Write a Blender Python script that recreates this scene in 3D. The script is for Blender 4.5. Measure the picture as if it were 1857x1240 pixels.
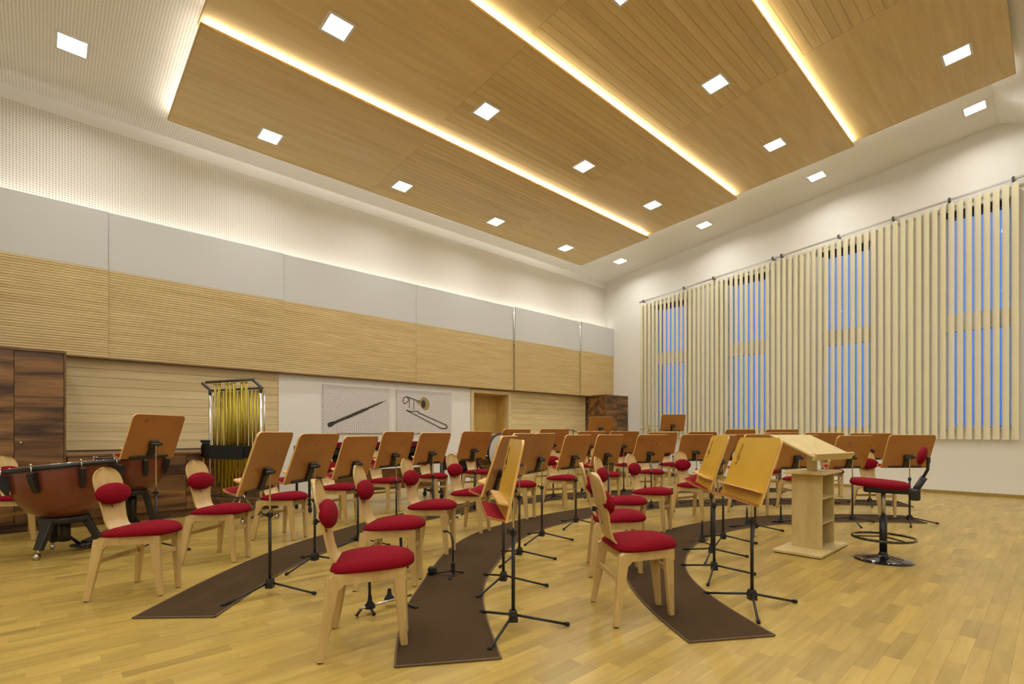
import bpy, math, random
from mathutils import Vector, Matrix
R = math.radians
random.seed(7)
sc = bpy.context.scene
for o in list(bpy.data.objects):
    bpy.data.objects.remove(o)
COL = sc.collection

# ------------------------------------------------------------------ camera
cam_d = bpy.data.cameras.new('camera')
cam = bpy.data.objects.new('camera', cam_d)
COL.objects.link(cam)
cam_d.sensor_width = 36.0
cam_d.lens = 36.0 * 918.5 / 1857.0
cam_d.shift_y = (785.5 - 620.0) / 1857.0
cam_d.clip_start = 0.02
cam.location = (0, 0, 1.2)
cam.rotation_euler = (R(90), 0, R(-42.9))
sc.camera = cam

# ------------------------------------------------------------------ exposure, world
sc.view_settings.view_transform = 'Standard'
sc.view_settings.look = 'None'
sc.view_settings.gamma = 1.0
sc.view_settings.exposure = 0.06
sc.view_settings.use_curve_mapping = False
DOWNLIGHT_W = 22.0
LED_WARM = 50.0
LED_WHITE = 26.0
DISC = 9.0
w = bpy.data.worlds.new('dusk sky')
sc.world = w
w.use_nodes = True
nt = w.node_tree
nt.nodes.clear()
out = nt.nodes.new('ShaderNodeOutputWorld')
bg = nt.nodes.new('ShaderNodeBackground')
tc = nt.nodes.new('ShaderNodeTexCoord')
sep = nt.nodes.new('ShaderNodeSeparateXYZ')
rmp = nt.nodes.new('ShaderNodeValToRGB')
nt.links.new(tc.outputs['Generated'], sep.inputs[0])
nt.links.new(sep.outputs['Z'], rmp.inputs[0])
rmp.color_ramp.elements[0].position = 0.0
rmp.color_ramp.elements[0].color = (0.075, 0.19, 0.60, 1)
rmp.color_ramp.elements[1].position = 0.45
rmp.color_ramp.elements[1].color = (0.27, 0.36, 0.72, 1)
e = rmp.color_ramp.elements.new(0.15)
e.color = (0.13, 0.26, 0.66, 1)
nt.links.new(rmp.outputs[0], bg.inputs[0])
bg.inputs[1].default_value = 1.0
nt.links.new(bg.outputs[0], out.inputs[0])

# ------------------------------------------------------------------ tagging
def link(o, parent=None):
    COL.objects.link(o)
    if parent is not None:
        o.parent = parent
    return o

def tag(o, label=None, cat=None, group=None, kind=None):
    if label: o['label'] = label
    if cat: o['category'] = cat
    if group: o['group'] = group
    if kind: o['kind'] = kind
    return o

def thing(name, label, cat, loc=(0, 0, 0), rz=0.0, group=None):
    o = bpy.data.objects.new(name, None)
    o.empty_display_size = 0.1
    link(o)
    o.location = loc
    o.rotation_euler = (0, 0, rz)
    return tag(o, label, cat, group)

# ------------------------------------------------------------------ mesh builder
class MB:
    def __init__(self):
        self.v = []; self.f = []; self.smooth = []; self.col = []
    def add(self, vs, fs, smooth=False, M=None, col=None):
        n = len(self.v)
        for p in vs:
            p = Vector(p)
            if M is not None: p = M @ p
            self.v.append(tuple(p))
        for q in fs:
            self.f.append(tuple(i + n for i in q)); self.smooth.append(smooth); self.col.append(col)
        return self
    def box(self, x0, x1, y0, y1, z0, z1, M=None, b=0.0, col=None):
        if b <= 0:
            vs = [(x, y, z) for x in (x0, x1) for y in (y0, y1) for z in (z0, z1)]
            fs = [(0, 1, 3, 2), (4, 6, 7, 5), (0, 4, 5, 1), (2, 3, 7, 6), (0, 2, 6, 4), (1, 5, 7, 3)]
            return self.add(vs, fs, M=M, col=col)
        # chamfered box
        def ring(z, i):
            return [(x0 + i + b, y0 + i, z), (x1 - i - b, y0 + i, z), (x1 - i, y0 + i + b, z), (x1 - i, y1 - i - b, z),
                    (x1 - i - b, y1 - i, z), (x0 + i + b, y1 - i, z), (x0 + i, y1 - i - b, z), (x0 + i, y0 + i + b, z)]
        vs = ring(z0, b) + ring(z0 + b, 0) + ring(z1 - b, 0) + ring(z1, b)
        fs = [tuple(range(7, -1, -1)), tuple(range(24, 32))]
        for k in range(3):
            for i in range(8):
                j = (i + 1) % 8
                fs.append((k * 8 + i, k * 8 + j, k * 8 + 8 + j, k * 8 + 8 + i))
        return self.add(vs, fs, M=M, col=col)
    def loft(self, rings, smooth=True, caps=True, M=None, closed=True):
        n = len(rings[0]); vs = [p for r in rings for p in r]; fs = []
        m = n if closed else n - 1
        for k in range(len(rings) - 1):
            for i in range(m):
                j = (i + 1) % n
                fs.append((k * n + i, k * n + j, (k + 1) * n + j, (k + 1) * n + i))
        if caps and closed:
            fs.append(tuple(range(n - 1, -1, -1)))
            fs.append(tuple(range((len(rings) - 1) * n, len(rings) * n)))
        return self.add(vs, fs, smooth, M)
    def tube(self, pts, r, n=10, M=None, caps=True):
        pts = [Vector(p) for p in pts]
        rr = r if isinstance(r, (list, tuple)) else [r] * len(pts)
        rings = []; prev = None
        for i, p in enumerate(pts):
            if i == 0: d = pts[1] - pts[0]
            elif i == len(pts) - 1: d = pts[-1] - pts[-2]
            else: d = (pts[i + 1] - pts[i]).normalized() + (pts[i] - pts[i - 1]).normalized()
            d.normalize()
            if prev is None:
                a = Vector((0, 0, 1)) if abs(d.z) < 0.9 else Vector((1, 0, 0))
                u = d.cross(a).normalized()
            else:
                u = (prev - d * prev.dot(d)).normalized()
            prev = u
            q = d.cross(u)
            rings.append([tuple(p + (u * math.cos(t) + q * math.sin(t)) * rr[i]) for t in [2 * math.pi * k / n for k in range(n)]])
        return self.loft(rings, True, caps, M)
    def lathe(self, prof, n=24, M=None, caps=False):
        rings = [[(r * math.cos(2 * math.pi * k / n), r * math.sin(2 * math.pi * k / n), z) for k in range(n)] for r, z in prof]
        return self.loft(rings, True, caps, M)
    def prism(self, poly, z0, z1, M=None, smooth=False):
        n = len(poly)
        vs = [(x, y, z0) for x, y in poly] + [(x, y, z1) for x, y in poly]
        fs = [tuple(range(n - 1, -1, -1)), tuple(range(n, 2 * n))] + [(i, (i + 1) % n, n + (i + 1) % n, n + i) for i in range(n)]
        return self.add(vs, fs, smooth, M)
    def ellipsoid(self, c, r, n=20, m=12, M=None, pw=1.0):
        rings = []
        for j in range(1, m):
            a = -math.pi / 2 + math.pi * j / m
            ca, sa = math.cos(a), math.sin(a)
            rings.append([(c[0] + r[0] * ca * math.cos(t), c[1] + r[1] * ca * math.sin(t), c[2] + r[2] * sa)
                          for t in [2 * math.pi * k / n for k in range(n)]])
        self.loft(rings, True, True, M)
        return self
    def bar(self, p0, p1, w0, w1, t, wdir, b=0.0, M=None, t1=None):
        p0 = Vector(p0); p1 = Vector(p1); d = (p1 - p0).normalized()
        wd = Vector(wdir); wd = (wd - d * wd.dot(d)).normalized(); td = d.cross(wd)
        t1 = t if t1 is None else t1
        rings = []
        for p, ww, tt in ((p0, w0, t), (p1, w1, t1)):
            a, c = ww / 2, tt / 2; e = min(a, c) * 0.28
            pts = [(-a + e, -c), (a - e, -c), (a, -c + e), (a, c - e), (a - e, c), (-a + e, c), (-a, c - e), (-a, -c + e)]
            rings.append([tuple(p + wd * x + td * y) for x, y in pts])
        return self.loft(rings, False, True, M)
    def mesh(self, name):
        me = bpy.data.meshes.new(name)
        me.from_pydata(self.v, [], self.f)
        me.polygons.foreach_set('use_smooth', self.smooth)
        if any(c is not None for c in self.col):
            ca = me.color_attributes.new('tint', 'FLOAT_COLOR', 'CORNER')
            for p, c in zip(me.polygons, self.col):
                c = c or (0.5, 0.5, 0.5, 1)
                for li in p.loop_indices: ca.data[li].color = c
        me.update()
        return me
    def build(self, name, mat, parent=None):
        me = self.mesh(name)
        for m in (mat if isinstance(mat, (list, tuple)) else [mat]): me.materials.append(m)
        return link(bpy.data.objects.new(name, me), parent)

def obj(name, me, parent=None, loc=(0, 0, 0)):
    o = link(bpy.data.objects.new(name, me), parent); o.location = loc
    return o

# ------------------------------------------------------------------ materials
def mat_new(name):
    m = bpy.data.materials.new(name); m.use_nodes = True
    t = m.node_tree; p = t.nodes['Principled BSDF']
    return m, t, p

def plain(name, c, rough=0.5, metal=0.0, spec=0.5, coat=0.0, bump=None, sheen=0.0):
    m, t, p = mat_new(name)
    p.inputs['Base Color'].default_value = (*c, 1)
    p.inputs['Roughness'].default_value = rough
    p.inputs['Metallic'].default_value = metal
    p.inputs['Specular IOR Level'].default_value = spec
    p.inputs['Coat Weight'].default_value = coat
    p.inputs['Sheen Weight'].default_value = sheen
    # small colour variation so that no surface is perfectly flat
    tcn = t.nodes.new('ShaderNodeTexCoord'); nz = t.nodes.new('ShaderNodeTexNoise')
    nz.inputs['Scale'].default_value = bump[0] if bump else 6.0
    nz.inputs['Detail'].default_value = 4
    t.links.new(tcn.outputs['Object'], nz.inputs['Vector'])
    mx = t.nodes.new('ShaderNodeMixRGB'); mx.blend_type = 'MULTIPLY'; mx.inputs[0].default_value = 0.12
    mx.inputs[1].default_value = (*c, 1)
    t.links.new(nz.outputs['Color'], mx.inputs[2]); 
    hs = t.nodes.new('ShaderNodeHueSaturation'); hs.inputs['Saturation'].default_value = 0.0; hs.inputs['Value'].default_value = 1.6
    t.links.new(nz.outputs['Color'], hs.inputs['Color']); t.links.new(hs.outputs[0], mx.inputs[2])
    t.links.new(mx.outputs[0], p.inputs['Base Color'])
    if bump:
        bp = t.nodes.new('ShaderNodeBump'); bp.inputs['Strength'].default_value = bump[1]; bp.inputs['Distance'].default_value = bump[2]
        t.links.new(nz.outputs['Fac'], bp.inputs['Height']); t.links.new(bp.outputs[0], p.inputs['Normal'])
    return m

def wood(name, dark, light, stretch=(1, 12, 12), scale=2.0, rough=0.4, contrast=(0.3, 0.7), rnd=0.12, coat=0.0, tint=False, distort=0.6, detail=6):
    m, t, p = mat_new(name); L = t.links; N = t.nodes
    tcn = N.new('ShaderNodeTexCoord'); mp = N.new('ShaderNodeMapping'); mp.inputs['Scale'].default_value = stretch
    oi = N.new('ShaderNodeObjectInfo')
    va = N.new('ShaderNodeVectorMath'); va.operation = 'SCALE'; va.inputs['Scale'].default_value = 31.0
    cmb = N.new('ShaderNodeCombineXYZ')
    for k in range(3): L.new(oi.outputs['Random'], cmb.inputs[k])
    L.new(cmb.outputs[0], va.inputs[0])
    ad = N.new('ShaderNodeVectorMath'); ad.operation = 'ADD'
    L.new(tcn.outputs['Object'], mp.inputs[0]); L.new(mp.outputs[0], ad.inputs[0]); L.new(va.outputs[0], ad.inputs[1])
    src = ad.outputs[0]
    if tint:
        at = N.new('ShaderNodeAttribute'); at.attribute_name = 'tint'
        sx = N.new('ShaderNodeSeparateXYZ'); L.new(at.outputs['Vector'], sx.inputs[0])
        c2 = N.new('ShaderNodeCombineXYZ'); mm = N.new('ShaderNodeMath'); mm.operation = 'MULTIPLY'; mm.inputs[1].default_value = 57.0
        L.new(sx.outputs[1], mm.inputs[0]); L.new(mm.outputs[0], c2.inputs[0]); L.new(mm.outputs[0], c2.inputs[1])
        a2 = N.new('ShaderNodeVectorMath'); a2.operation = 'ADD'; L.new(src, a2.inputs[0]); L.new(c2.outputs[0], a2.inputs[1]); src = a2.outputs[0]
    nz = N.new('ShaderNodeTexNoise'); nz.inputs['Scale'].default_value = scale; nz.inputs['Detail'].default_value = detail
    nz.inputs['Distortion'].default_value = distort; L.new(src, nz.inputs['Vector'])
    cr = N.new('ShaderNodeValToRGB'); cr.color_ramp.elements[0].position = contrast[0]; cr.color_ramp.elements[1].position = contrast[1]
    cr.color_ramp.elements[0].color = (*dark, 1); cr.color_ramp.elements[1].color = (*light, 1)
    L.new(nz.outputs['Fac'], cr.inputs[0])
    hs = N.new('ShaderNodeHueSaturation'); L.new(cr.outputs[0], hs.inputs['Color'])
    mr = N.new('ShaderNodeMapRange'); mr.inputs['To Min'].default_value = 1 - rnd; mr.inputs['To Max'].default_value = 1 + rnd
    if tint: L.new(sx.outputs[0], mr.inputs['Value'])
    else: L.new(oi.outputs['Random'], mr.inputs['Value'])
    L.new(mr.outputs[0], hs.inputs['Value']); L.new(hs.outputs[0], p.inputs['Base Color'])
    p.inputs['Roughness'].default_value = rough; p.inputs['Coat Weight'].default_value = coat; p.inputs['Coat Roughness'].default_value = 0.2
    bp = N.new('ShaderNodeBump'); bp.inputs['Strength'].default_value = 0.08; bp.inputs['Distance'].default_value = 0.004
    L.new(nz.outputs['Fac'], bp.inputs['Height']); L.new(bp.outputs[0], p.inputs['Normal'])
    return m

def emit(name, c, s):
    m = bpy.data.materials.new(name); m.use_nodes = True; t = m.node_tree; t.nodes.clear()
    o_ = t.nodes.new('ShaderNodeOutputMaterial'); e_ = t.nodes.new('ShaderNodeEmission')
    e_.inputs[0].default_value = (*c, 1); e_.inputs[1].default_value = s
    t.links.new(e_.outputs[0], o_.inputs[0]); return m

def perforated(name, c, pitch, r, axes, depth=0.55):
    """white acoustic plasterboard with a regular grid of small round holes"""
    m, t, p = mat_new(name); L = t.links; N = t.nodes
    tcn = N.new('ShaderNodeTexCoord'); sp = N.new('ShaderNodeSeparateXYZ'); L.new(tcn.outputs['Object'], sp.inputs[0])
    ds = []
    for ax in axes:
        a = N.new('ShaderNodeMath'); a.operation = 'DIVIDE'; a.inputs[1].default_value = pitch; L.new(sp.outputs[ax], a.inputs[0])
        f_ = N.new('ShaderNodeMath'); f_.operation = 'FRACT'; L.new(a.outputs[0], f_.inputs[0])
        s_ = N.new('ShaderNodeMath'); s_.operation = 'SUBTRACT'; s_.inputs[1].default_value = 0.5; L.new(f_.outputs[0], s_.inputs[0])
        q = N.new('ShaderNodeMath'); q.operation = 'MULTIPLY'; L.new(s_.outputs[0], q.inputs[0]); L.new(s_.outputs[0], q.inputs[1]); ds.append(q)
    a = N.new('ShaderNodeMath'); a.operation = 'ADD'; L.new(ds[0].outputs[0], a.inputs[0]); L.new(ds[1].outputs[0], a.inputs[1])
    lt = N.new('ShaderNodeMath'); lt.operation = 'LESS_THAN'; lt.inputs[1].default_value = r * r; L.new(a.outputs[0], lt.inputs[0])
    mx = N.new('ShaderNodeMixRGB'); L.new(lt.outputs[0], mx.inputs[0]); mx.inputs[1].default_value = (*c, 1)
    mx.inputs[2].default_value = (c[0] * depth, c[1] * depth * 0.95, c[2] * depth * 0.85, 1)
    L.new(mx.outputs[0], p.inputs['Base Color']); p.inputs['Roughness'].default_value = 0.8
    return m

def glassm():
    m = bpy.data.materials.new('window glass'); m.use_nodes = True; t = m.node_tree; t.nodes.clear()
    o_ = t.nodes.new('ShaderNodeOutputMaterial'); tr = t.nodes.new('ShaderNodeBsdfTransparent'); g = t.nodes.new('ShaderNodeBsdfGlossy')
    g.inputs['Roughness'].default_value = 0.02; tr.inputs[0].default_value = (0.94, 0.96, 0.97, 1)
    fr = t.nodes.new('ShaderNodeFresnel'); fr.inputs[0].default_value = 1.45; mx = t.nodes.new('ShaderNodeMixShader')
    t.links.new(fr.outputs[0], mx.inputs[0]); t.links.new(tr.outputs[0], mx.inputs[1]); t.links.new(g.outputs[0], mx.inputs[2])
    t.links.new(mx.outputs[0], o_.inputs[0]); return m

M = {}
M['wall'] = plain('warm white wall paint', (0.77, 0.75, 0.69), 0.85, bump=(180, 0.05, 0.001))
M['ceil'] = plain('white ceiling paint', (0.85, 0.84, 0.80), 0.85, bump=(150, 0.04, 0.001))
M['perfw'] = perforated('perforated wall board', (0.80, 0.77, 0.70), 0.034, 0.27, (0, 2), 0.6)
M['perfc'] = perforated('perforated ceiling board', (0.88, 0.865, 0.81), 0.034, 0.27, (0, 1), 0.68)
M['grey'] = plain('pale grey acoustic cloth board', (0.58, 0.58, 0.55), 0.9, bump=(220, 0.1, 0.001))
M['birch'] = wood('pale birch boards', (0.55, 0.40, 0.17), (0.69, 0.54, 0.27), (0.5, 6, 9), 2.2, 0.5, (0.3, 0.72), 0.05)
M['pine'] = wood('light pine planks', (0.58, 0.45, 0.22), (0.71, 0.58, 0.32), (0.5, 6, 9), 2.2, 0.5, (0.3, 0.72), 0.07)
M['walnut'] = wood('walnut veneer', (0.05, 0.02, 0.007), (0.30, 0.145, 0.045), (0.35, 3.0, 3.4), 1.9, 0.38, (0.36, 0.68), 0.10, distort=1.2)
M['walnut_trim'] = wood('walnut edging', (0.12, 0.055, 0.016), (0.24, 0.12, 0.04), (1, 6, 6), 3, 0.4)
M['cpan'] = wood('oak ceiling veneer', (0.63, 0.46, 0.20), (0.73, 0.575, 0.28), (0.35, 5, 5), 2.0, 0.42, (0.3, 0.7), 0.06)
M['cedge'] = wood('oak panel edging', (0.46, 0.30, 0.09), (0.56, 0.38, 0.13), (1, 8, 8), 3, 0.4)
M['floor'] = wood('beech parquet', (0.34, 0.220, 0.043), (0.485, 0.345, 0.084), (1.2, 12, 12), 1.6, 0.33, (0.2, 0.8), 0.2, coat=0.12, tint=True)
M['subfloor'] = plain('dark parquet joint', (0.36, 0.245, 0.045), 0.5)
M['chair'] = wood('lacquered beech', (0.50, 0.335, 0.118), (0.61, 0.43, 0.18), (6, 6, 1), 3.0, 0.33, (0.3, 0.7), 0.04, coat=0.2)
M['red'] = plain('crimson wool upholstery', (0.20, 0.0028, 0.011), 0.9, spec=0.12, bump=(500, 0.25, 0.001))
M['redfelt'] = plain('red felt', (0.24, 0.007, 0.014), 0.95, spec=0.1, bump=(400, 0.2, 0.001))
M['desk'] = wood('brown lacquered pine back', (0.30, 0.115, 0.026), (0.41, 0.17, 0.04), (7, 1.2, 2), 1.6, 0.28, (0.2, 0.75), 0.08, coat=0.3)  # back colour painted darker and redder, as the shaded side of the desk
def add_knots(m):
    t = m.node_tree; N = t.nodes; L = t.links; p = N['Principled BSDF']
    src = p.inputs['Base Color'].links[0].from_socket
    tcn = N.new('ShaderNodeTexCoord'); oi = N.new('ShaderNodeObjectInfo'); ad = N.new('ShaderNodeVectorMath'); ad.operation = 'ADD'
    mp = N.new('ShaderNodeMapping'); mp.inputs['Scale'].default_value = (1, .55, 1)
    cb = N.new('ShaderNodeCombineXYZ'); ml = N.new('ShaderNodeMath'); ml.operation = 'MULTIPLY'; ml.inputs[1].default_value = 40
    L.new(oi.outputs['Random'], ml.inputs[0]); L.new(ml.outputs[0], cb.inputs[1]); L.new(tcn.outputs['Object'], mp.inputs[0]); L.new(mp.outputs[0], ad.inputs[0]); L.new(cb.outputs[0], ad.inputs[1])
    vo = N.new('ShaderNodeTexVoronoi'); vo.inputs['Scale'].default_value = 7; L.new(ad.outputs[0], vo.inputs['Vector'])
    sp = N.new('ShaderNodeSeparateXYZ'); L.new(vo.outputs['Color'], sp.inputs[0]); gt = N.new('ShaderNodeMath'); gt.operation = 'GREATER_THAN'; gt.inputs[1].default_value = .62; L.new(sp.outputs[0], gt.inputs[0])
    mr = N.new('ShaderNodeMapRange'); mr.inputs['From Min'].default_value = .03; mr.inputs['From Max'].default_value = .13; mr.inputs['To Min'].default_value = .75; mr.inputs['To Max'].default_value = 0; L.new(vo.outputs['Distance'], mr.inputs['Value'])
    m2 = N.new('ShaderNodeMath'); m2.operation = 'MULTIPLY'; L.new(mr.outputs[0], m2.inputs[0]); L.new(gt.outputs[0], m2.inputs[1])
    mx = N.new('ShaderNodeMixRGB'); L.new(m2.outputs[0], mx.inputs[0]); L.new(src, mx.inputs[1]); mx.inputs[2].default_value = (.09, .03, .01, 1); L.new(mx.outputs[0], p.inputs['Base Color'])
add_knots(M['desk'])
M['desk_front'] = wood('golden lacquered maple front', (0.50, 0.28, 0.012), (0.60, 0.36, 0.02), (5, 1.2, 2), 1.6, 0.38, (0.2, 0.75), 0.05, coat=0.08)  # front colour painted lighter and yellower, as the lit side of the desk
M['desk_edge'] = wood('pale plywood edge', (0.62, 0.36, 0.10), (0.72, 0.45, 0.15), (4, 4, 4), 3, 0.35)  # pale plywood, brightened further to carry the highlight from overhead light
M['black'] = plain('black powder coated steel', (0.012, 0.011, 0.010), 0.42)
M['rubber'] = plain('black rubber', (0.01, 0.01, 0.01), 0.8)
M['gloss'] = plain('black gloss enamel', (0.006, 0.005, 0.004), 0.12, coat=0.6)
M['chrome'] = plain('chrome', (0.62, 0.60, 0.56), 0.16, 1.0)
M['steel'] = plain('grey painted tube', (0.07, 0.068, 0.062), 0.4, 0.3)
M['brass'] = plain('lacquered brass', (0.42, 0.33, 0.05), 0.34, 1.0)
M['copper'] = plain('copper red drum shell', (0.165, 0.036, 0.014), 0.28, 0.2, coat=0.4)
M['skin'] = plain('drum head', (0.62, 0.58, 0.5), 0.5)
M['carpet'] = plain('brown carpet pile', (0.064, 0.038, 0.017), 0.95, spec=0.1, bump=(260, 0.5, 0.003))
M['carpet_edge'] = plain('carpet edge binding', (0.13, 0.08, 0.042), 0.8)
M['lectern'] = wood('pale birch plywood', (0.56, 0.425, 0.17), (0.66, 0.52, 0.235), (5, 5, 1), 2.2, 0.42, (0.3, 0.7), 0.03)
M['blind'] = plain('cream blind fabric', (0.68, 0.60, 0.40), 0.9, bump=(300, 0.15, 0.001))
def blindm():
    m, t, p = mat_new('cream blind fabric'); L = t.links; N = t.nodes
    c = (0.90, 0.845, 0.62, 1); p.inputs['Base Color'].default_value = c; p.inputs['Roughness'].default_value = .9
    nz = N.new('ShaderNodeTexNoise'); nz.inputs['Scale'].default_value = 400; bp = N.new('ShaderNodeBump'); bp.inputs['Strength'].default_value = .1; bp.inputs['Distance'].default_value = .001
    L.new(nz.outputs['Fac'], bp.inputs['Height']); L.new(bp.outputs[0], p.inputs['Normal'])
    tr = N.new('ShaderNodeBsdfTranslucent'); tr.inputs[0].default_value = c; mx = N.new('ShaderNodeMixShader'); mx.inputs[0].default_value = .24
    L.new(p.outputs[0], mx.inputs[1]); L.new(tr.outputs[0], mx.inputs[2]); L.new(mx.outputs[0], N['Material Output'].inputs[0]); return m
M['blind'] = blindm()
M['white'] = plain('white lacquer', (0.74, 0.73, 0.70), 0.4)
M['shutter'] = plain('dark brown shutter box', (0.03, 0.02, 0.015), 0.6)
M['maroon'] = plain('maroon dust cover', (0.12, 0.006, 0.02), 0.9, spec=0.15)
M['alu'] = plain('brushed aluminium', (0.5, 0.5, 0.48), 0.35, 1.0)
M['door'] = wood('honey oak door', (0.55, 0.35, 0.09), (0.65, 0.44, 0.14), (6, 6, 1), 2, 0.4)
M['ink'] = plain('printed black ink', (0.03, 0.024, 0.02), 0.6)
M['inkgrey'] = plain('printed grey ink', (0.12, 0.10, 0.08), 0.6)
M['inkgold'] = plain('printed brass tone', (0.33, 0.25, 0.09), 0.5)
M['glass'] = glassm()
M['lamp'] = emit('downlight glow', (1.0, 0.98, 0.95), DISC)
M['ledw'] = emit('warm light strip', (1.0, 0.87, 0.63), LED_WARM)
M['ledn'] = emit('neutral light strip', (1.0, 0.96, 0.89), LED_WHITE)

def canvasm():
    """canvas printed with a collage of sheet music: staves turned a different way in every patch"""
    m, t, p = mat_new('sheet music print'); L = t.links; N = t.nodes
    tcn = N.new('ShaderNodeTexCoord'); vo = N.new('ShaderNodeTexVoronoi'); vo.inputs['Scale'].default_value = 6.0
    mp = N.new('ShaderNodeMapping'); mp.inputs['Scale'].default_value = (1, 0, 1)
    L.new(tcn.outputs['Object'], mp.inputs[0]); L.new(mp.outputs[0], vo.inputs['Vector'])
    sp = N.new('ShaderNodeSeparateXYZ'); L.new(vo.outputs['Color'], sp.inputs[0])
    an = N.new('ShaderNodeMath'); an.operation = 'MULTIPLY'; an.inputs[1].default_value = 3.14; L.new(sp.outputs[0], an.inputs[0])
    vr = N.new('ShaderNodeVectorRotate'); vr.rotation_type = 'Y_AXIS'; L.new(mp.outputs[0], vr.inputs['Vector']); L.new(an.outputs[0], vr.inputs['Angle'])
    s2 = N.new('ShaderNodeSeparateXYZ'); L.new(vr.outputs[0], s2.inputs[0])
    def band(src, freq, thr):
        a = N.new('ShaderNodeMath'); a.operation = 'MULTIPLY'; a.inputs[1].default_value = freq; L.new(src, a.inputs[0])
        f_ = N.new('ShaderNodeMath'); f_.operation = 'FRACT'; L.new(a.outputs[0], f_.inputs[0])
        g = N.new('ShaderNodeMath'); g.operation = 'LESS_THAN'; g.inputs[1].default_value = thr; L.new(f_.outputs[0], g.inputs[0]); return g
    b1 = band(s2.outputs[0], 22.0, 0.42); b2 = band(s2.outputs[0], 22.0 * 8, 0.5)
    ml = N.new('ShaderNodeMath'); ml.operation = 'MULTIPLY'; L.new(b1.outputs[0], ml.inputs[0]); L.new(b2.outputs[0], ml.inputs[1])
    nz = N.new('ShaderNodeTexNoise'); nz.inputs['Scale'].default_value = 60; L.new(vr.outputs[0], nz.inputs['Vector'])
    g2 = N.new('ShaderNodeMath'); g2.operation = 'GREATER_THAN'; g2.inputs[1].default_value = 0.56; L.new(nz.outputs['Fac'], g2.inputs[0])
    m3 = N.new('ShaderNodeMath'); m3.operation = 'MULTIPLY'; L.new(g2.outputs[0], m3.inputs[0]); L.new(b1.outputs[0], m3.inputs[1])
    mxx = N.new('ShaderNodeMath'); mxx.operation = 'MAXIMUM'; L.new(ml.outputs[0], mxx.inputs[0]); L.new(m3.outputs[0], mxx.inputs[1])
    mx = N.new('ShaderNodeMixRGB'); m9 = N.new('ShaderNodeMath'); m9.operation = 'MULTIPLY'; m9.inputs[1].default_value = .9; L.new(mxx.outputs[0], m9.inputs[0]); L.new(m9.outputs[0], mx.inputs[0]); mx.inputs[1].default_value = (0.64, 0.61, 0.57, 1); mx.inputs[2].default_value = (0.40, 0.37, 0.33, 1)
    L.new(mx.outputs[0], p.inputs['Base Color']); p.inputs['Roughness'].default_value = 0.7
    return m
M['canvas'] = canvasm()

# ================================================================== THE ROOM
XW = 13.25          # window wall, inner face
YU = 9.86           # upper part of the long wall
YL = 9.76           # lower part of the long wall
XB, YB = -2.6, -5.0  # walls behind the camera
def ceil_z(y):
    return 6.02 + 0.1117 * (YU - y) if y > 0.75 else 7.04 - 0.45 * (0.75 - y)

# ---- floor: every near parquet strip on its own, the rest joined
fl = MB(); fl.box(XB - 0.2, XW + 0.3, YB - 0.2, 10.6, -0.2, -0.012)
floor = fl.build('floor', M['subfloor']); tag(floor, kind='structure')
rnd = random.Random(3)
strips = []
PW = 0.08
ny = int((YL - 0.0) / PW) + 1
for j in range(-2, ny + 1):
    y0 = j * PW
    if y0 > 9.75: break
    x = -0.7 - rnd.random() * 0.5
    while x < XW:
        l = rnd.uniform(0.28, 0.55)
        strips.append((x, min(x + l, XW + 0.02), y0)); x += l
def strip_mb(mb, s):
    x0, x1, y0 = s
    g = 0.00025
    v_ = min(max(rnd.gauss(0.55, 0.22), 0), 1)
    if rnd.random() < 0.06: v_ = max(0, v_ - 0.5)
    mb.box(x0 + g, x1 - g, y0 + g, y0 + PW - g, -0.014, 0.0, b=0.0002, col=(v_, rnd.random(), 0, 1))
ca_, sa_ = math.cos(R(42.9)), math.sin(R(42.9))
def depth(s):
    cx_, cy_ = (s[0] + s[1]) / 2, s[2] + PW / 2
    d = cx_ * sa_ + cy_ * ca_; u = cx_ * ca_ - cy_ * sa_
    vis = d > 2.25 and abs(u) < d * 1.03
    return d if vis else 99
strips.sort(key=depth)
for s in strips[:296]:
    mb = MB(); strip_mb(mb, s); mb.build('parquet_strip', M['floor'], floor)
mb = MB()
for s in strips[296:]:
    strip_mb(mb, s)
# coarse strips out of the frame
for j in range(int((0 - YB) / 0.2)):
    mb.box(XB, XW, YB + j * 0.2, YB + j * 0.2 + 0.199 if YB + j * 0.2 + 0.199 < -0.17 else -0.17, -0.014, 0, col=(0.5, rnd.random(), 0, 1))
mb.box(XB, -1.25, -0.16, 9.7, -0.014, 0, col=(0.5, 0.3, 0, 1))
o = mb.build('parquet_field', M['floor'], floor); o['kind'] = 'stuff'

# ---- ceiling
def slope_quad(mb, x0, x1, y0, y1, th=0.15):
    z0, z1 = ceil_z(y0), ceil_z(y1)
    mb.add([(x0, y0, z0), (x1, y0, z0), (x1, y1, z1), (x0, y1, z1), (x0, y0, z0 + th), (x1, y0, z0 + th), (x1, y1, z1 + th), (x0, y1, z1 + th)],
           [(0, 3, 2, 1), (4, 5, 6, 7), (0, 1, 5, 4), (1, 2, 6, 5), (2, 3, 7, 6), (3, 0, 4, 7)])
mb = MB(); slope_quad(mb, XB - .2, 11.3, 0.7501, YU + .3)
ceil = mb.build('ceiling', M['perfc']); tag(ceil, kind='structure')
mb = MB(); slope_quad(mb, 11.3, XW + .3, 0.7501, YU + .3)
mb.build('plain_border', M['ceil'], ceil)
mb = MB(); slope_quad(mb, XB - .2, XW + .3, YB - .2, 0.75)
mb.build('rear_slope', M['ceil'], ceil)

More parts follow.
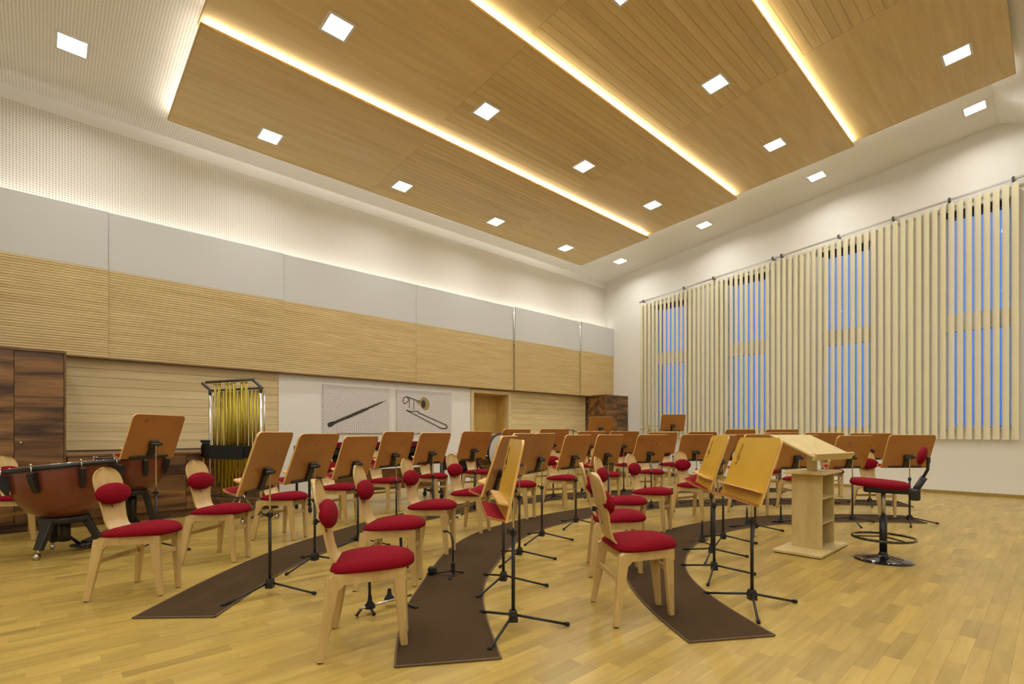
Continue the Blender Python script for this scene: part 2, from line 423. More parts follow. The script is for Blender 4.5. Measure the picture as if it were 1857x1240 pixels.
# ---- walls
def wall(name, mb, m): 
    o = mb.build(name, m); tag(o, kind='structure'); return o
mb = MB(); mb.box(XB - .2, XW + .2, YU, YU + .35, 2.3, 5.82)
wl = wall('wall_left', mb, M['perfw'])
mb = MB()
mb.add([(XB - .2, YU - .005, 5.82), (XW, YU - .005, 5.82), (XW, YU + .3, 5.82), (XB - .2, YU + .3, 5.82),
        (XB - .2, YU - .005, 6.03), (XW, YU - .005, 6.03), (XW, YU + .3, 6.03), (XB - .2, YU + .3, 6.03)],
       [(0, 3, 2, 1), (4, 5, 6, 7), (0, 1, 5, 4), (1, 2, 6, 5), (2, 3, 7, 6), (3, 0, 4, 7)])
mb.build('plain_frieze', M['ceil'], wl)
DX0, DX1 = 7.78, 8.93   # door recess
mb = MB()
mb.box(3.20, DX0 - .10, YL, YL + .4, 0, 2.3); mb.box(XB - .2, 3.20, YL + .06, YL + .4, 0, 2.3)
mb.box(DX1 + .09, XW + .2, YL + .06, YL + .4, 0, 2.5); mb.box(DX0 - .10, DX1 + .09, YL + .46, YL + .7, 0, 2.5)
mb.box(DX0 - .10, DX0 - .02, YL + .1, YL + .5, 0, 2.5); mb.box(DX1 + .02, DX1 + .09, YL + .1, YL + .5, 0, 2.5)
mb.box(DX0 - .10, DX1 + .09, YL + .1, YL + .5, 2.28, 2.5)
mb.build('lower_wall', M['wall'], wl)
mb = MB(); mb.box(XB - .2, XB, YB - .2, YU + .3, 0, 7.2); wall('wall_west', mb, M['wall'])
mb = MB(); mb.box(XB - .2, XW + .3, YB - .2, YB, 0, 7.2); wall('wall_back', mb, M['wall'])

# ---- window wall with four tall openings
WC = [7.62, 5.45, 3.30, 1.10]; WH = [4.86, 5.12, 5.29, 5.50]; WW = 0.60
SILL = 1.30
mb = MB(); T = 0.42
mb.box(XW, XW + T, YB - .2, YU + .3, 0, SILL)
edges = [YU + .3]
for c in WC: edges += [c + WW, c - WW]
edges.append(YB - .2)
for i in range(0, len(edges), 2):
    mb.box(XW, XW + T, edges[i + 1], edges[i], SILL, 7.3)
for c, h in zip(WC, WH): mb.box(XW, XW + T, c - WW, c + WW, h + 0.12, 7.3)
wr = wall('wall_right', mb, M['wall'])
for i, (c, h) in enumerate(zip(WC, WH)):
    X0, X1 = XW + .10, XW + .17
    m1 = MB(); m1.box(XW + .06, XW + .20, c - WW, c - WW + .10, SILL, h + .12, b=.004)
    win = m1.build('window_%d' % (i + 1), M['white']); tag(win, kind='structure')
    def part(nm, mt, *bx, b=.004):
        q = MB(); q.box(*bx, b=b); return q.build(nm, mt, win)
    part('frame_post', M['white'], XW + .06, XW + .20, c + WW - .10, c + WW, SILL, h + .12)
    part('frame_sill', M['white'], XW + .055, XW + .20, c - WW + .1, c + WW - .1, SILL, SILL + .05)
    part('transom', M['white'], XW + .05, XW + .20, c - WW + .1, c + WW - .1, 3.22, 3.56)
    part('shutter_box', M['shutter'], XW + .08, XW + .30, c - WW + .1, c + WW - .1, h, h + .12)
    for (z0, z1) in ((SILL + .05, 3.22), (3.56, h)):
        f_ = part('casement', M['white'], XW + .08, XW + .15, c + WW - .20, c + WW - .10, z0, z1)
        part('hinge', M['alu'], XW + .045, XW + .06, c + WW - .14, c + WW - .12, z0 + .35, z0 + .43, b=0)
        part('hinge', M['alu'], XW + .045, XW + .06, c + WW - .14, c + WW - .12, z1 - .6, z1 - .52, b=0)
        part('glass_pane', M['glass'], XW + .11, XW + .116, c - WW + .1, c + WW - .20, z0, z1, b=0)
        part('guide_rail', M['shutter'], XW + .24, XW + .30, c + WW - .225, c + WW - .20, z0, z1, b=0)
    mb = MB(); mb.box(XW - .03, XW + .06, c - WW - .03, c + WW + .03, SILL - .03, SILL, b=.004); mb.build('sill_board', M['white'], win)

# ---- baseboards
mb = MB(); mb.box(XW - .015, XW, YB, 8.99, 0.001, .06, b=.002); o = mb.build('baseboard_right', M['floor']); tag(o, kind='structure')
mb = MB(); mb.box(3.2, DX0 - .1, YL - .015, YL, 0.001, .06, b=.002); o = mb.build('baseboard_left', M['white']); tag(o, kind='structure')

# ---- vertical blind (rail follows the sloping ceiling)
def rail_z(y): return 5.10 + 0.0976 * (8.49 - y)
vb = thing('vertical_blind', 'cream vertical blind with long fabric slats hanging across the whole window wall', 'blind', (XW - .105, 4.4, 1.08))
BP = Vector((XW - .105, 4.4, 1.08))
mb = MB()
y0, y1 = 8.52, 0.36
mb.add([(XW - .12, y0, rail_z(y0)), (XW - .09, y0, rail_z(y0)), (XW - .09, y1, rail_z(y1)), (XW - .12, y1, rail_z(y1)),
        (XW - .12, y0, rail_z(y0) + .035), (XW - .09, y0, rail_z(y0) + .035), (XW - .09, y1, rail_z(y1) + .035), (XW - .12, y1, rail_z(y1) + .035)],
       [(0, 3, 2, 1), (4, 5, 6, 7), (0, 1, 5, 4), (1, 2, 6, 5), (2, 3, 7, 6), (3, 0, 4, 7)])
def rebase(o):
    for v_ in o.data.vertices: v_.co -= BP
rebase(mb.build('head_rail', M['alu'], vb))
for by in (8.40, 7.1, 6.25, 4.75, 4.55, 3.35, 2.35, 1.45, 0.55):
    mb = MB(); mb.box(XW - .125, XW, by - .02, by + .02, rail_z(by) - .01, rail_z(by) + .06); rebase(mb.build('rail_bracket', M['steel'], vb))
sl = []
k = 0
yc = 8.46
while yc > 0.42:
    a = R(19 + rnd.uniform(-2, 2)); hw = 0.0515
    dx, dy = math.sin(a) * hw, math.cos(a) * hw
    zt = rail_z(yc) - .06
    n_ = Vector((math.cos(a), -math.sin(a), 0)) * 0.0012
    zb = 1.082 + rnd.uniform(-.003, .003)
    pts = []
    cx_ = XW - .105
    for s_ in (-1, -.5, 0, .5, 1):
        pts.append(Vector((cx_ + dx * s_ - 0.006 * (1 - s_ * s_) * math.cos(a), yc + dy * s_, 0)))
    ring = [tuple(p_ - n_) for p_ in pts] + [tuple(p_ + n_) for p_ in reversed(pts)]
    mb = MB()
    mb.loft([[(p_[0], p_[1], zb) for p_ in ring], [(p_[0], p_[1], zt) for p_ in ring]], False)
    so = mb.build('slat', M['blind'], vb); rebase(so)
    m2 = MB(); m2.box(cx_ - .006, cx_ + .006, yc - .028, yc + .028, zt, zt + .018); m2.box(cx_ - .003, cx_ + .003, yc - .004, yc + .004, zt + .018, zt + .062)
    h_ = m2.build('hanger', M['white'], so); rebase(h_)
    yc -= 0.128

# ---- suspended wooden ceiling panels
P_EDGE = [9.105, 6.95, 4.75, 2.58, 0.44]
PX = [1.40, 4.68, 8.05, 11.10]
names = ['oak acoustic ceiling panel nearest the long left wall', 'second oak ceiling panel from the long left wall, planked middle',
         'third oak ceiling panel from the long left wall', 'oak ceiling panel farthest from the long left wall']
def pan_z(i, y):
    ym = (P_EDGE[i] + P_EDGE[i + 1]) / 2
    zm = ceil_z(ym) - 0.235
    return zm - 0.0725 * (y - ym)
lampY = [8.57, 6.05, 3.52, 1.00]; lampX = [0.29, 2.68, 5.08, 7.47, 9.84, 12.22]
for i in range(4):
    yf, yn = P_EDGE[i], P_EDGE[i + 1]
    yo = yf + (0.14 if i else 0)      # overlaps above the neighbour's lit edge
    t = thing('ceiling_panel', names[i], 'ceiling panel', (6.25, (yf + yn) / 2, pan_z(i, (yf + yn) / 2)), group='stepped wooden ceiling panels')
    B = Vector(t.location)
    def tilted(mb, x0, x1, ya, yb, lo, hi):
        z = lambda y: pan_z(i, y)
        vs = [(x, y, z(y) + q) for q in (lo, hi) for (x, y) in ((x0, ya), (x1, ya), (x1, yb), (x0, yb))]
        vs = [tuple(Vector(v_) - B) for v_ in vs]
        mb.add(vs, [(0, 3, 2, 1), (4, 5, 6, 7), (0, 1, 5, 4), (1, 2, 6, 5), (2, 3, 7, 6), (3, 0, 4, 7)])
    for s_ in (0, 2):
        mb = MB(); tilted(mb, PX[s_] + (0 if s_ == 0 else .002), PX[s_ + 1] - (0 if s_ == 2 else .002), yn + .004, yo, 0, .022)
        mb.build('veneer_board', M['cpan'], t)
    npl = 19
    for k in range(npl):
        ya = yn + .004 + (yo - yn - .004) * k / npl; yb = yn + .004 + (yo - yn - .004) * (k + 1) / npl
        mb = MB(); tilted(mb, PX[1] + .002, PX[2] - .002, ya + .0018, yb - .0018, 0.001, .02)
        mb.build('plank', M['cpan'], t)
    mb = MB(); tilted(mb, PX[0], PX[3], yn + .004, yo, .022, .034); mb.build('backing_board', M['cedge'], t)
    mb = MB(); tilted(mb, PX[0] - .004, PX[3] + .004, yn - .004, yn + .004, -.001, .036)
    tilted(mb, PX[0] - .012, PX[0], yn - .004, yo, -.001, .036); tilted(mb, PX[3], PX[3] + .012, yn - .004, yo, -.001, .036)
    tilted(mb, PX[0], PX[3], yo, yo + .01, -.001, .036)
    mb.build('edge_band', M['cedge'], t)
    # light strips lying on top, near and left edges
    if i < 3:
        mb = MB(); tilted(mb, PX[0] + .03, PX[3] - .03, yn + .015, yn + .035, .034, .044); mb.build('light_strip', M['ledw'], t)
    mb = MB(); tilted(mb, PX[0] + .03, PX[0] + .043, yn + .1, yf - .03, .034, .041)
    tilted(mb, PX[3] - .05, PX[3] - .03, yn + .1, yf - .03, .034, .046)
    if i == 0: tilted(mb, PX[0] + .03, PX[3] - .03, yf - .05, yf - .03, .034, .046)
    mb.build('edge_light', M['ledn'], t)
    for hx in (2.0, 4.6, 8.1, 10.5):
        for hy in (yn + .5, yf - .5):
            mb = MB(); mb.tube([Vector((hx, hy, pan_z(i, hy) + .03)) - B, Vector((hx, hy, ceil_z(hy) + .01)) - B], .006, 6); mb.build('hanger_rod', M['steel'], t)

# ---- recessed downlights (square, white)
lamp_me = {}
ORDS = ['first', 'second', 'third', 'fourth', 'fifth']
m1 = MB()
for (a, b_, c_, d_) in ((-.17, .17, -.17, -.14), (-.17, .17, .14, .17), (-.17, -.14, -.14, .14), (.14, .17, -.14, .14)): m1.box(a, b_, c_, d_, -.012, 0)
me_frame = m1.mesh('lamp_frame'); me_frame.materials.append(M['white'])
m1 = MB(); m1.box(-.14, .14, -.14, .14, -.007, -.001); me_glow = m1.mesh('lamp_glow'); me_glow.materials.append(M['lamp'])
ld = bpy.data.lights.new('downlight', 'AREA'); ld.shape = 'SQUARE'; ld.size = .26; ld.energy = DOWNLIGHT_W; ld.color = (1.0, 0.985, 0.945); ld.spread = R(158)
colname = ['far left', 'first', 'second', 'third', 'fourth', 'window side']
rowname = ['along the long left wall', 'in the second row from the long wall', 'in the third row from the long wall', 'in the row nearest the camera']
rows = lampY + [-1.6, -3.8]  # last two rows: unseen lamps added behind the camera to balance the light
for o_n, y_ in zip(ORDS, (-3.0, -1.0, 1.5, 4.0, 6.5)):  # column of unseen lamps added to brighten the left floor
    tw = thing('downlight', 'added unseen square downlight left of the picture, %s from the rear wall' % o_n, 'ceiling light', (-1.5, y_, ceil_z(y_)), group='added unseen downlights left of the picture')
    tw.rotation_euler = (-math.atan(.1117) if y_ > .75 else math.atan(.45), 0, 0)
    obj('frame', me_frame, tw); obj('diffuser', me_glow, tw); lo = bpy.data.objects.new('bulb', ld); link(lo, tw); lo.location = (0, 0, -.02)
for r_, y in enumerate(rows):
    for c_, x in enumerate(lampX):
        on = None
        for i in range(4):
            if P_EDGE[i + 1] < y < P_EDGE[i] and PX[0] < x < PX[3]: on = i
        z = pan_z(on, y) if on is not None else ceil_z(y)
        tilt = -math.atan(.0725) if on is not None else (-math.atan(.1117) if y > .75 else math.atan(.45))
        rn = rowname[r_] if r_ < 4 else 'added behind camera'
        lb = 'square recessed ceiling downlight, %s column from the left, %s' % (['outer left', 'first', 'second', 'third', 'fourth', 'window side'][c_], rn)
        if c_ in (0,): lb = 'square downlight in the white ceiling left of the wooden panels, ' + rn
        if c_ == 5: lb = 'square downlight in the white ceiling by the windows, ' + rn
        if r_ >= 4: lb += ['', ' side', ' far back'][r_ - 4 + 1]
        if r_ >= 4 and c_ not in (0, 2, 4): continue
        t = thing('downlight', ' '.join(lb.split()[:16]), 'ceiling light', (x, y, z), group='square recessed downlights')
        t.rotation_euler = (tilt, 0, 0)
        obj('frame', me_frame, t, (0, 0, 0)); obj('diffuser', me_glow, t, (0, 0, 0))
        lo = bpy.data.objects.new('bulb', ld); link(lo, t); lo.location = (0, 0, -.02)

# ---- acoustic panel band along the long wall
BX = [XB, 0.73, 3.25, 6.08, 9.04, 11.66, XW - .01]
BY = [9.60, 9.63, 9.655, 9.655, 9.59, 9.53]
BL = ['acoustic wall panel at the far left edge, above the tall walnut cabinet', 'wide acoustic wall panel above the tubular bells',
      'acoustic wall panel above the oboe picture', 'acoustic wall panel above the trombone picture', 'acoustic wall panel above the doorway and plank wall',
      'narrow acoustic wall panel in the corner by the windows']
for i in range(6):
    x0, x1 = BX[i] + .002, BX[i + 1] - .002
    y = BY[i]
    t = thing('acoustic_panel', BL[i], 'wall panel', ((x0 + x1) / 2, y, 2.32), group='two-tone acoustic panels high on the long wall')
    hx = (x1 - x0) / 2
    nR = 36; prof = []
    h = 1.31 / nR
    for k in range(nR):
        z0 = k * h
        prof += [(0.009, z0), (0.009, z0 + .006), (0, z0 + .009), (0, z0 + h - .001)]
    prof += [(0.05, 1.31), (0.05, 0)]
    mb = MB()
    mb.loft([[(-hx, p_[0], p_[1]) for p_ in prof], [(hx, p_[0], p_[1]) for p_ in prof]], False)
    mb.build('grooved_wood_board', M['birch'], t)
    mb = MB(); mb.box(-hx, hx, 0, .05, 1.31, 2.17, b=.003); mb.build('grey_board', M['grey'], t)
    mb = MB(); mb.box(-hx, hx, .051, YL - y, -.015, .0); mb.box(-hx, hx, .0, .051, -.015, -.001); mb.build('soffit_board', M['walnut_trim'], t)
    mb = MB()
    for q in (-hx + .2, 0, hx - .2): mb.box(q - .03, q + .03, .05, YU - y, 1.2, 1.26)
    mb.build('wall_batten', M['steel'], t)
    mb = MB(); mb.box(-hx, hx, .055, .066, 2.02, 2.034); mb.build('light_strip', M['ledn'], t)

# ---- light plank cladding under the band
def planks(name, lab, x0, x1, z0, z1, n, yf):
    t = thing(name, lab, 'wall cladding', ((x0 + x1) / 2, yf, z0))
    hx = (x1 - x0) / 2; h = (z1 - z0) / n
    for k in range(n):
        mb = MB(); mb.box(-hx, hx, 0, .05, k * h + .0015, (k + 1) * h - .0015, b=.003); mb.build('plank', M['pine'], t)
    mb = MB(); mb.box(-hx - .012, -hx, -.006, .05, 0, z1 - z0); mb.box(hx, hx + .012, -.006, .05, 0, z1 - z0); mb.build('edge_strip', M['pine'], t)
planks('plank_cladding', 'pale horizontal plank wall between the tall walnut cabinet and the white wall', .26, 3.19, .95, 2.30, 10, YL)
planks('plank_cladding', 'pale horizontal plank wall between the doorway and the corner cabinet', DX1 + .10, 12.10, .0, 2.30, 16, YL)

# ---- door
t = MB(); t.box(DX0, DX1, YL + .42, YL + .455, 0.005, 2.2, b=.003)
dr = t.build('door_1', M['door']); tag(dr, kind='structure')
mb = MB()
mb.box(DX0 - .09, DX0, YL - .02, YL + .10, 0, 2.29, b=.003); mb.box(DX1, DX1 + .09, YL - .02, YL + .10, 0, 2.29, b=.003)
mb.box(DX0, DX1, YL - .02, YL + .10, 2.20, 2.29, b=.003)
mb.build('door_frame', M['pine'], dr)
mb = MB(); mb.box(DX0, DX0 + .02, YL + .10, YL + .42, 0, 2.2); mb.box(DX1 - .02, DX1, YL + .10, YL + .42, 0, 2.2); mb.box(DX0 + .02, DX1 - .02, YL + .10, YL + .42, 2.18, 2.2)
mb.build('reveal_lining', M['door'], dr)
mb = MB(); mb.tube([(DX0 + .12, YL + .41, 1.05), (DX0 + .12, YL + .36, 1.05), (DX0 + .24, YL + .36, 1.05)], .01, 8); mb.build('door_handle', M['alu'], dr)

# ---- walnut cabinets
YC = 8.50
tcab = thing('tall_cabinet', 'tall walnut cabinet with horizontal grain at the left edge of the picture', 'cabinet', (-.4, YC, 0))
mb = MB(); mb.box(-1.2, .61, .02, YL - YC, .10, 2.22); mb.box(-1.2, .6, .06, YL - YC, .0, .10); mb.build('carcass', M['walnut'], tcab)
mb = MB(); mb.box(-1.2, .63, -.005, .02, 2.20, 2.235, b=.002); mb.box(.61, .63, -.005, YL - YC, 0.0, 2.20, b=.002); mb.build('edge_trim', M['walnut_trim'], tcab)
for k, (a, b_) in enumerate(((-1.195, -.785), (-.78, .155 - .0), (.16, .60))):
    pass
for (a, b_) in ((-1.19, -.50), (-.495, .158), (.163, .605)):
    mb = MB(); mb.box(a, b_, 0, .02, .11, 2.195, b=.002); d_ = mb.build('door', M['walnut'], tcab)
    mb = MB(); mb.lathe([(0.0, -.02), (.013, -.02), (.013, -.004), (.017, -.002), (.017, .004)], 14, Matrix.Translation((a + .055, -.004, 1.085)) @ Matrix.Rotation(R(-90), 4, 'X')); mb.build('knob', M['alu'], d_)
lc = thing('low_cabinet', 'long low walnut cupboard with bar handles below the plank wall', 'cabinet', (1.53, YC, 0))
mb = MB(); mb.box(-1.29, 1.27, .02, YL - YC, .10, .90); mb.box(-1.29, 1.27, .05, YL - YC, 0, .10); mb.build('carcass', M['walnut'], lc)
mb = MB(); mb.box(-1.295, 1.28, -.012, YL - YC, .90, .93, b=.002); mb.build('worktop', M['walnut_trim'], lc)
for k in range(4):
    a = -1.285 + k * .64
    mb = MB(); mb.box(a, a + .635, 0, .02, .11, .895, b=.002); d_ = mb.build('door', M['walnut'], lc)
    hx = a + (.58 if k % 2 == 0 else .055)
    mb = MB(); mb.tube([(hx, 0, .60), (hx, -.03, .60), (hx, -.03, .76), (hx, 0, .76)], .006, 8); mb.build('handle', M['alu'], d_)
rc = thing('corner_cabinet', 'tall walnut cabinet standing in the corner beside the windows', 'cabinet', (12.68, 9.0, 0))
mb = MB(); mb.box(-.54, .56, .02, YL - 9.0, 0, 2.30); mb.build('carcass', M['walnut'], rc)
mb = MB(); mb.box(-.56, .56, -.004, .50, 2.305, 2.34, b=.002); mb.box(-.56, -.54, -.004, .03, 0, 2.31); mb.build('edge_trim', M['walnut_trim'], rc)
for (a, b_) in ((-.537, -.003), (.003, .556)):
    mb = MB(); mb.box(a, b_, 0, .02, .08, 2.305, b=.002); d_ = mb.build('door', M['walnut'], rc)
    hx = b_ - .05 if a < -.1 else a + .05
    mb = MB(); mb.lathe([(0.0, -.02), (.013, -.02), (.013, .004)], 14, Matrix.Translation((hx, -.004, 1.085)) @ Matrix.Rotation(R(-90), 4, 'X')); mb.build('knob', M['alu'], d_)

# ---- two canvas pictures
def flatpoly(mb, pts, y):
    n = len(pts); mb.add([(x, y, z) for x, z in pts], [tuple(range(n))])
def stroke(mb, pts, w_, y, th=.002):
    for (a, b_) in zip(pts, pts[1:]):
        d = Vector((b_[0] - a[0], b_[1] - a[1])).normalized(); n_ = Vector((-d.y, d.x)) * (w_ * .75); a_ = Vector(a) - d * w_ * .2; c_ = Vector(b_) + d * w_ * .2
        q = [a_ + n_, a_ - n_, c_ - n_, c_ + n_]
        mb.add([(p_.x, y, p_.y) for p_ in q] + [(p_.x, y - th, p_.y) for p_ in q], [(0, 1, 2, 3), (7, 6, 5, 4), (0, 4, 5, 1), (1, 5, 6, 2), (2, 6, 7, 3), (3, 7, 4, 0)])
c1 = thing('canvas_picture', 'canvas print of a black oboe on sheet music, on the white wall', 'picture', (4.02, YL - .035, 1.20), group='canvas prints on the white wall')
CW, CH = 1.44, .955
mb = MB(); mb.box(0, CW, 0, .034, 0, CH, b=.003); mb.build('canvas', M['canvas'], c1)
mb = MB(); A = Vector((.09, .15)); B_ = Vector((1.36, .70)); d = (B_ - A)
def at_(f_): return A + d * f_
segs = [(0, .075), (.05, .10), (.09, .07), (.14, .05), (.5, .055), (.75, .038), (.92, .028), (.94, .014), (1.0, .008)]
for (f0, w0), (f1, w1) in zip(segs, segs[1:]):
    n_ = Vector((-d.y, d.x)).normalized(); a, b_ = at_(f0), at_(f1)
    flatpoly(mb, [a + n_ * w0 / 2, a - n_ * w0 / 2, b_ - n_ * w1 / 2, b_ + n_ * w1 / 2], -.001)
mb.build('oboe_print', M['ink'], c1)
mb = MB(); n_ = Vector((-d.y, d.x)).normalized()
for k in range(26):
    f_ = .16 + k * .028
    p_ = at_(f_) + n_ * (.018 if k % 3 else -.02)
    flatpoly(mb, [(p_.x + .014 * math.cos(a), p_.y + .014 * math.sin(a)) for a in [k2 * .785 for k2 in range(8)]], -.002)
stroke(mb, [tuple(at_(.15) + n_ * .028), tuple(at_(.62) + n_ * .026)], .006, -.001); stroke(mb, [tuple(at_(.3) - n_ * .03), tuple(at_(.66) - n_ * .028)], .006, -.001)
mb.build('oboe_keys_print', M['inkgrey'], c1)
c2 = thing('canvas_picture', 'canvas print of a brass trombone on sheet music, nearer the doorway', 'picture', (5.64, YL - .035, 1.20), group='canvas prints on the white wall')
mb = MB(); mb.box(0, CW, 0, .034, 0, CH, b=.003); mb.build('canvas', M['canvas'], c2)
W2 = CW / 99.0; H2 = CH / 83.0
def q2(px, py): return ((px - 711) * W2, (785 - py) * H2)
mb = MB()
stroke(mb, [q2(727, 741), q2(783, 771)], .018, -.001); stroke(mb, [q2(748, 745), q2(797, 767)], .018, -.001)
stroke(mb, [q2(783, 771), q2(789, 775), q2(797, 776), q2(802, 774), q2(801, 769), q2(797, 767)], .022, -.001)
stroke(mb, [q2(727, 741), q2(733, 743), q2(748, 742), q2(748, 746)], .014, -.001)
stroke(mb, [q2(727, 715), q2(722, 718), q2(721, 724), q2(724, 729), q2(729, 725), q2(731, 720), q2(727, 715)], .014, -.001)
stroke(mb, [q2(727, 715), q2(738, 719), q2(752, 724)], .018, -.001); stroke(mb, [q2(732, 719), q2(732, 736)], .012, -.001); stroke(mb, [q2(740, 722), q2(740, 739)], .012, -.001)
mb.build('trombone_print', M['inkgrey'], c2)
mb = MB(); c_ = q2(759.5, 727)
flatpoly(mb, [(c_[0] + .125 * math.cos(a) - .02 * math.sin(a), c_[1] + .15 * math.sin(a)) for a in [k2 * math.pi / 12 for k2 in range(24)]], -.002)
flatpoly(mb, [q2(744, 722), q2(752, 719), q2(752, 731), q2(744, 725)], -.0015)
mb.build('bell_print', M['inkgold'], c2)
mb = MB(); c_ = q2(757, 728); flatpoly(mb, [(c_[0] + .06 * math.cos(a), c_[1] + .09 * math.sin(a)) for a in [k2 * math.pi / 8 for k2 in range(16)]], -.003)
mb.build('bell_throat_print', M['ink'], c2)

# ================================================================== CARPETS
O = Vector((5.9, -0.6))
def pol(r, deg): return Vector((O.x + r * math.cos(R(deg)), O.y + r * math.sin(R(deg))))
def interp(tab, a):
    for (a0, r0), (a1, r1) in zip(tab, tab[1:]):
        if a0 >= a >= a1:
            u_ = (a0 - a) / (a0 - a1); u_ = u_ * u_ * (3 - 2 * u_) ; return r0 + (r1 - r0) * u_
    return tab[-1][1]
def carpet(label, inn, outt, a0, a1):
    n = 90; mb = MB(); eb = MB()
    angs = [a0 + (a1 - a0) * k / n for k in range(n + 1)]
    pi = [pol(interp(inn, a), a) for a in angs]; po = [pol(interp(outt, a), a) for a in angs]
    rings = [[(p_.x, p_.y, 0.0005), (q_.x, q_.y, 0.0005), (q_.x, q_.y, .009), (p_.x, p_.y, .009)] for p_, q_ in zip(pi, po)]
    mb.loft(rings, False)
    t = thing('carpet_runner', label, 'carpet', (pi[n // 2].x, pi[n // 2].y, 0), group='brown arc carpets under the rows')
    o_ = mb.build('pile', M['carpet'], t)
    loop = [(p_.x, p_.y, .007) for p_ in pi] + [(p_.x, p_.y, .007) for p_ in reversed(po)]; loop.append(loop[0])
    eb.tube(loop, .006, 6, caps=False)
    e_ = eb.build('bound_edge', M['carpet_edge'], t)
    for q in (o_, e_):
        for v_ in q.data.vertices: v_.co -= Vector(t.location)
carpet('brown curved carpet strip nearest the lectern', [(148, 3.23), (120, 3.32), (90, 3.34), (33, 3.26)], [(148, 3.78), (110, 3.88), (33, 3.88)], 147.5, 33)
carpet('brown curved carpet strip under the middle row of stands', [(148, 4.87), (128, 4.98), (105, 5.14), (80, 5.08), (60, 4.96), (20, 4.98)], [(148, 5.42), (135, 5.46), (108, 5.74), (20, 5.74)], 147.6, 26)
carpet('brown curved carpet strip farthest from the lectern', [(140, 6.67), (125, 6.78), (110, 6.82), (90, 6.75), (40, 6.75)], [(140, 7.19), (120, 7.34), (105, 7.5), (40, 7.5)], 139.5, 40)

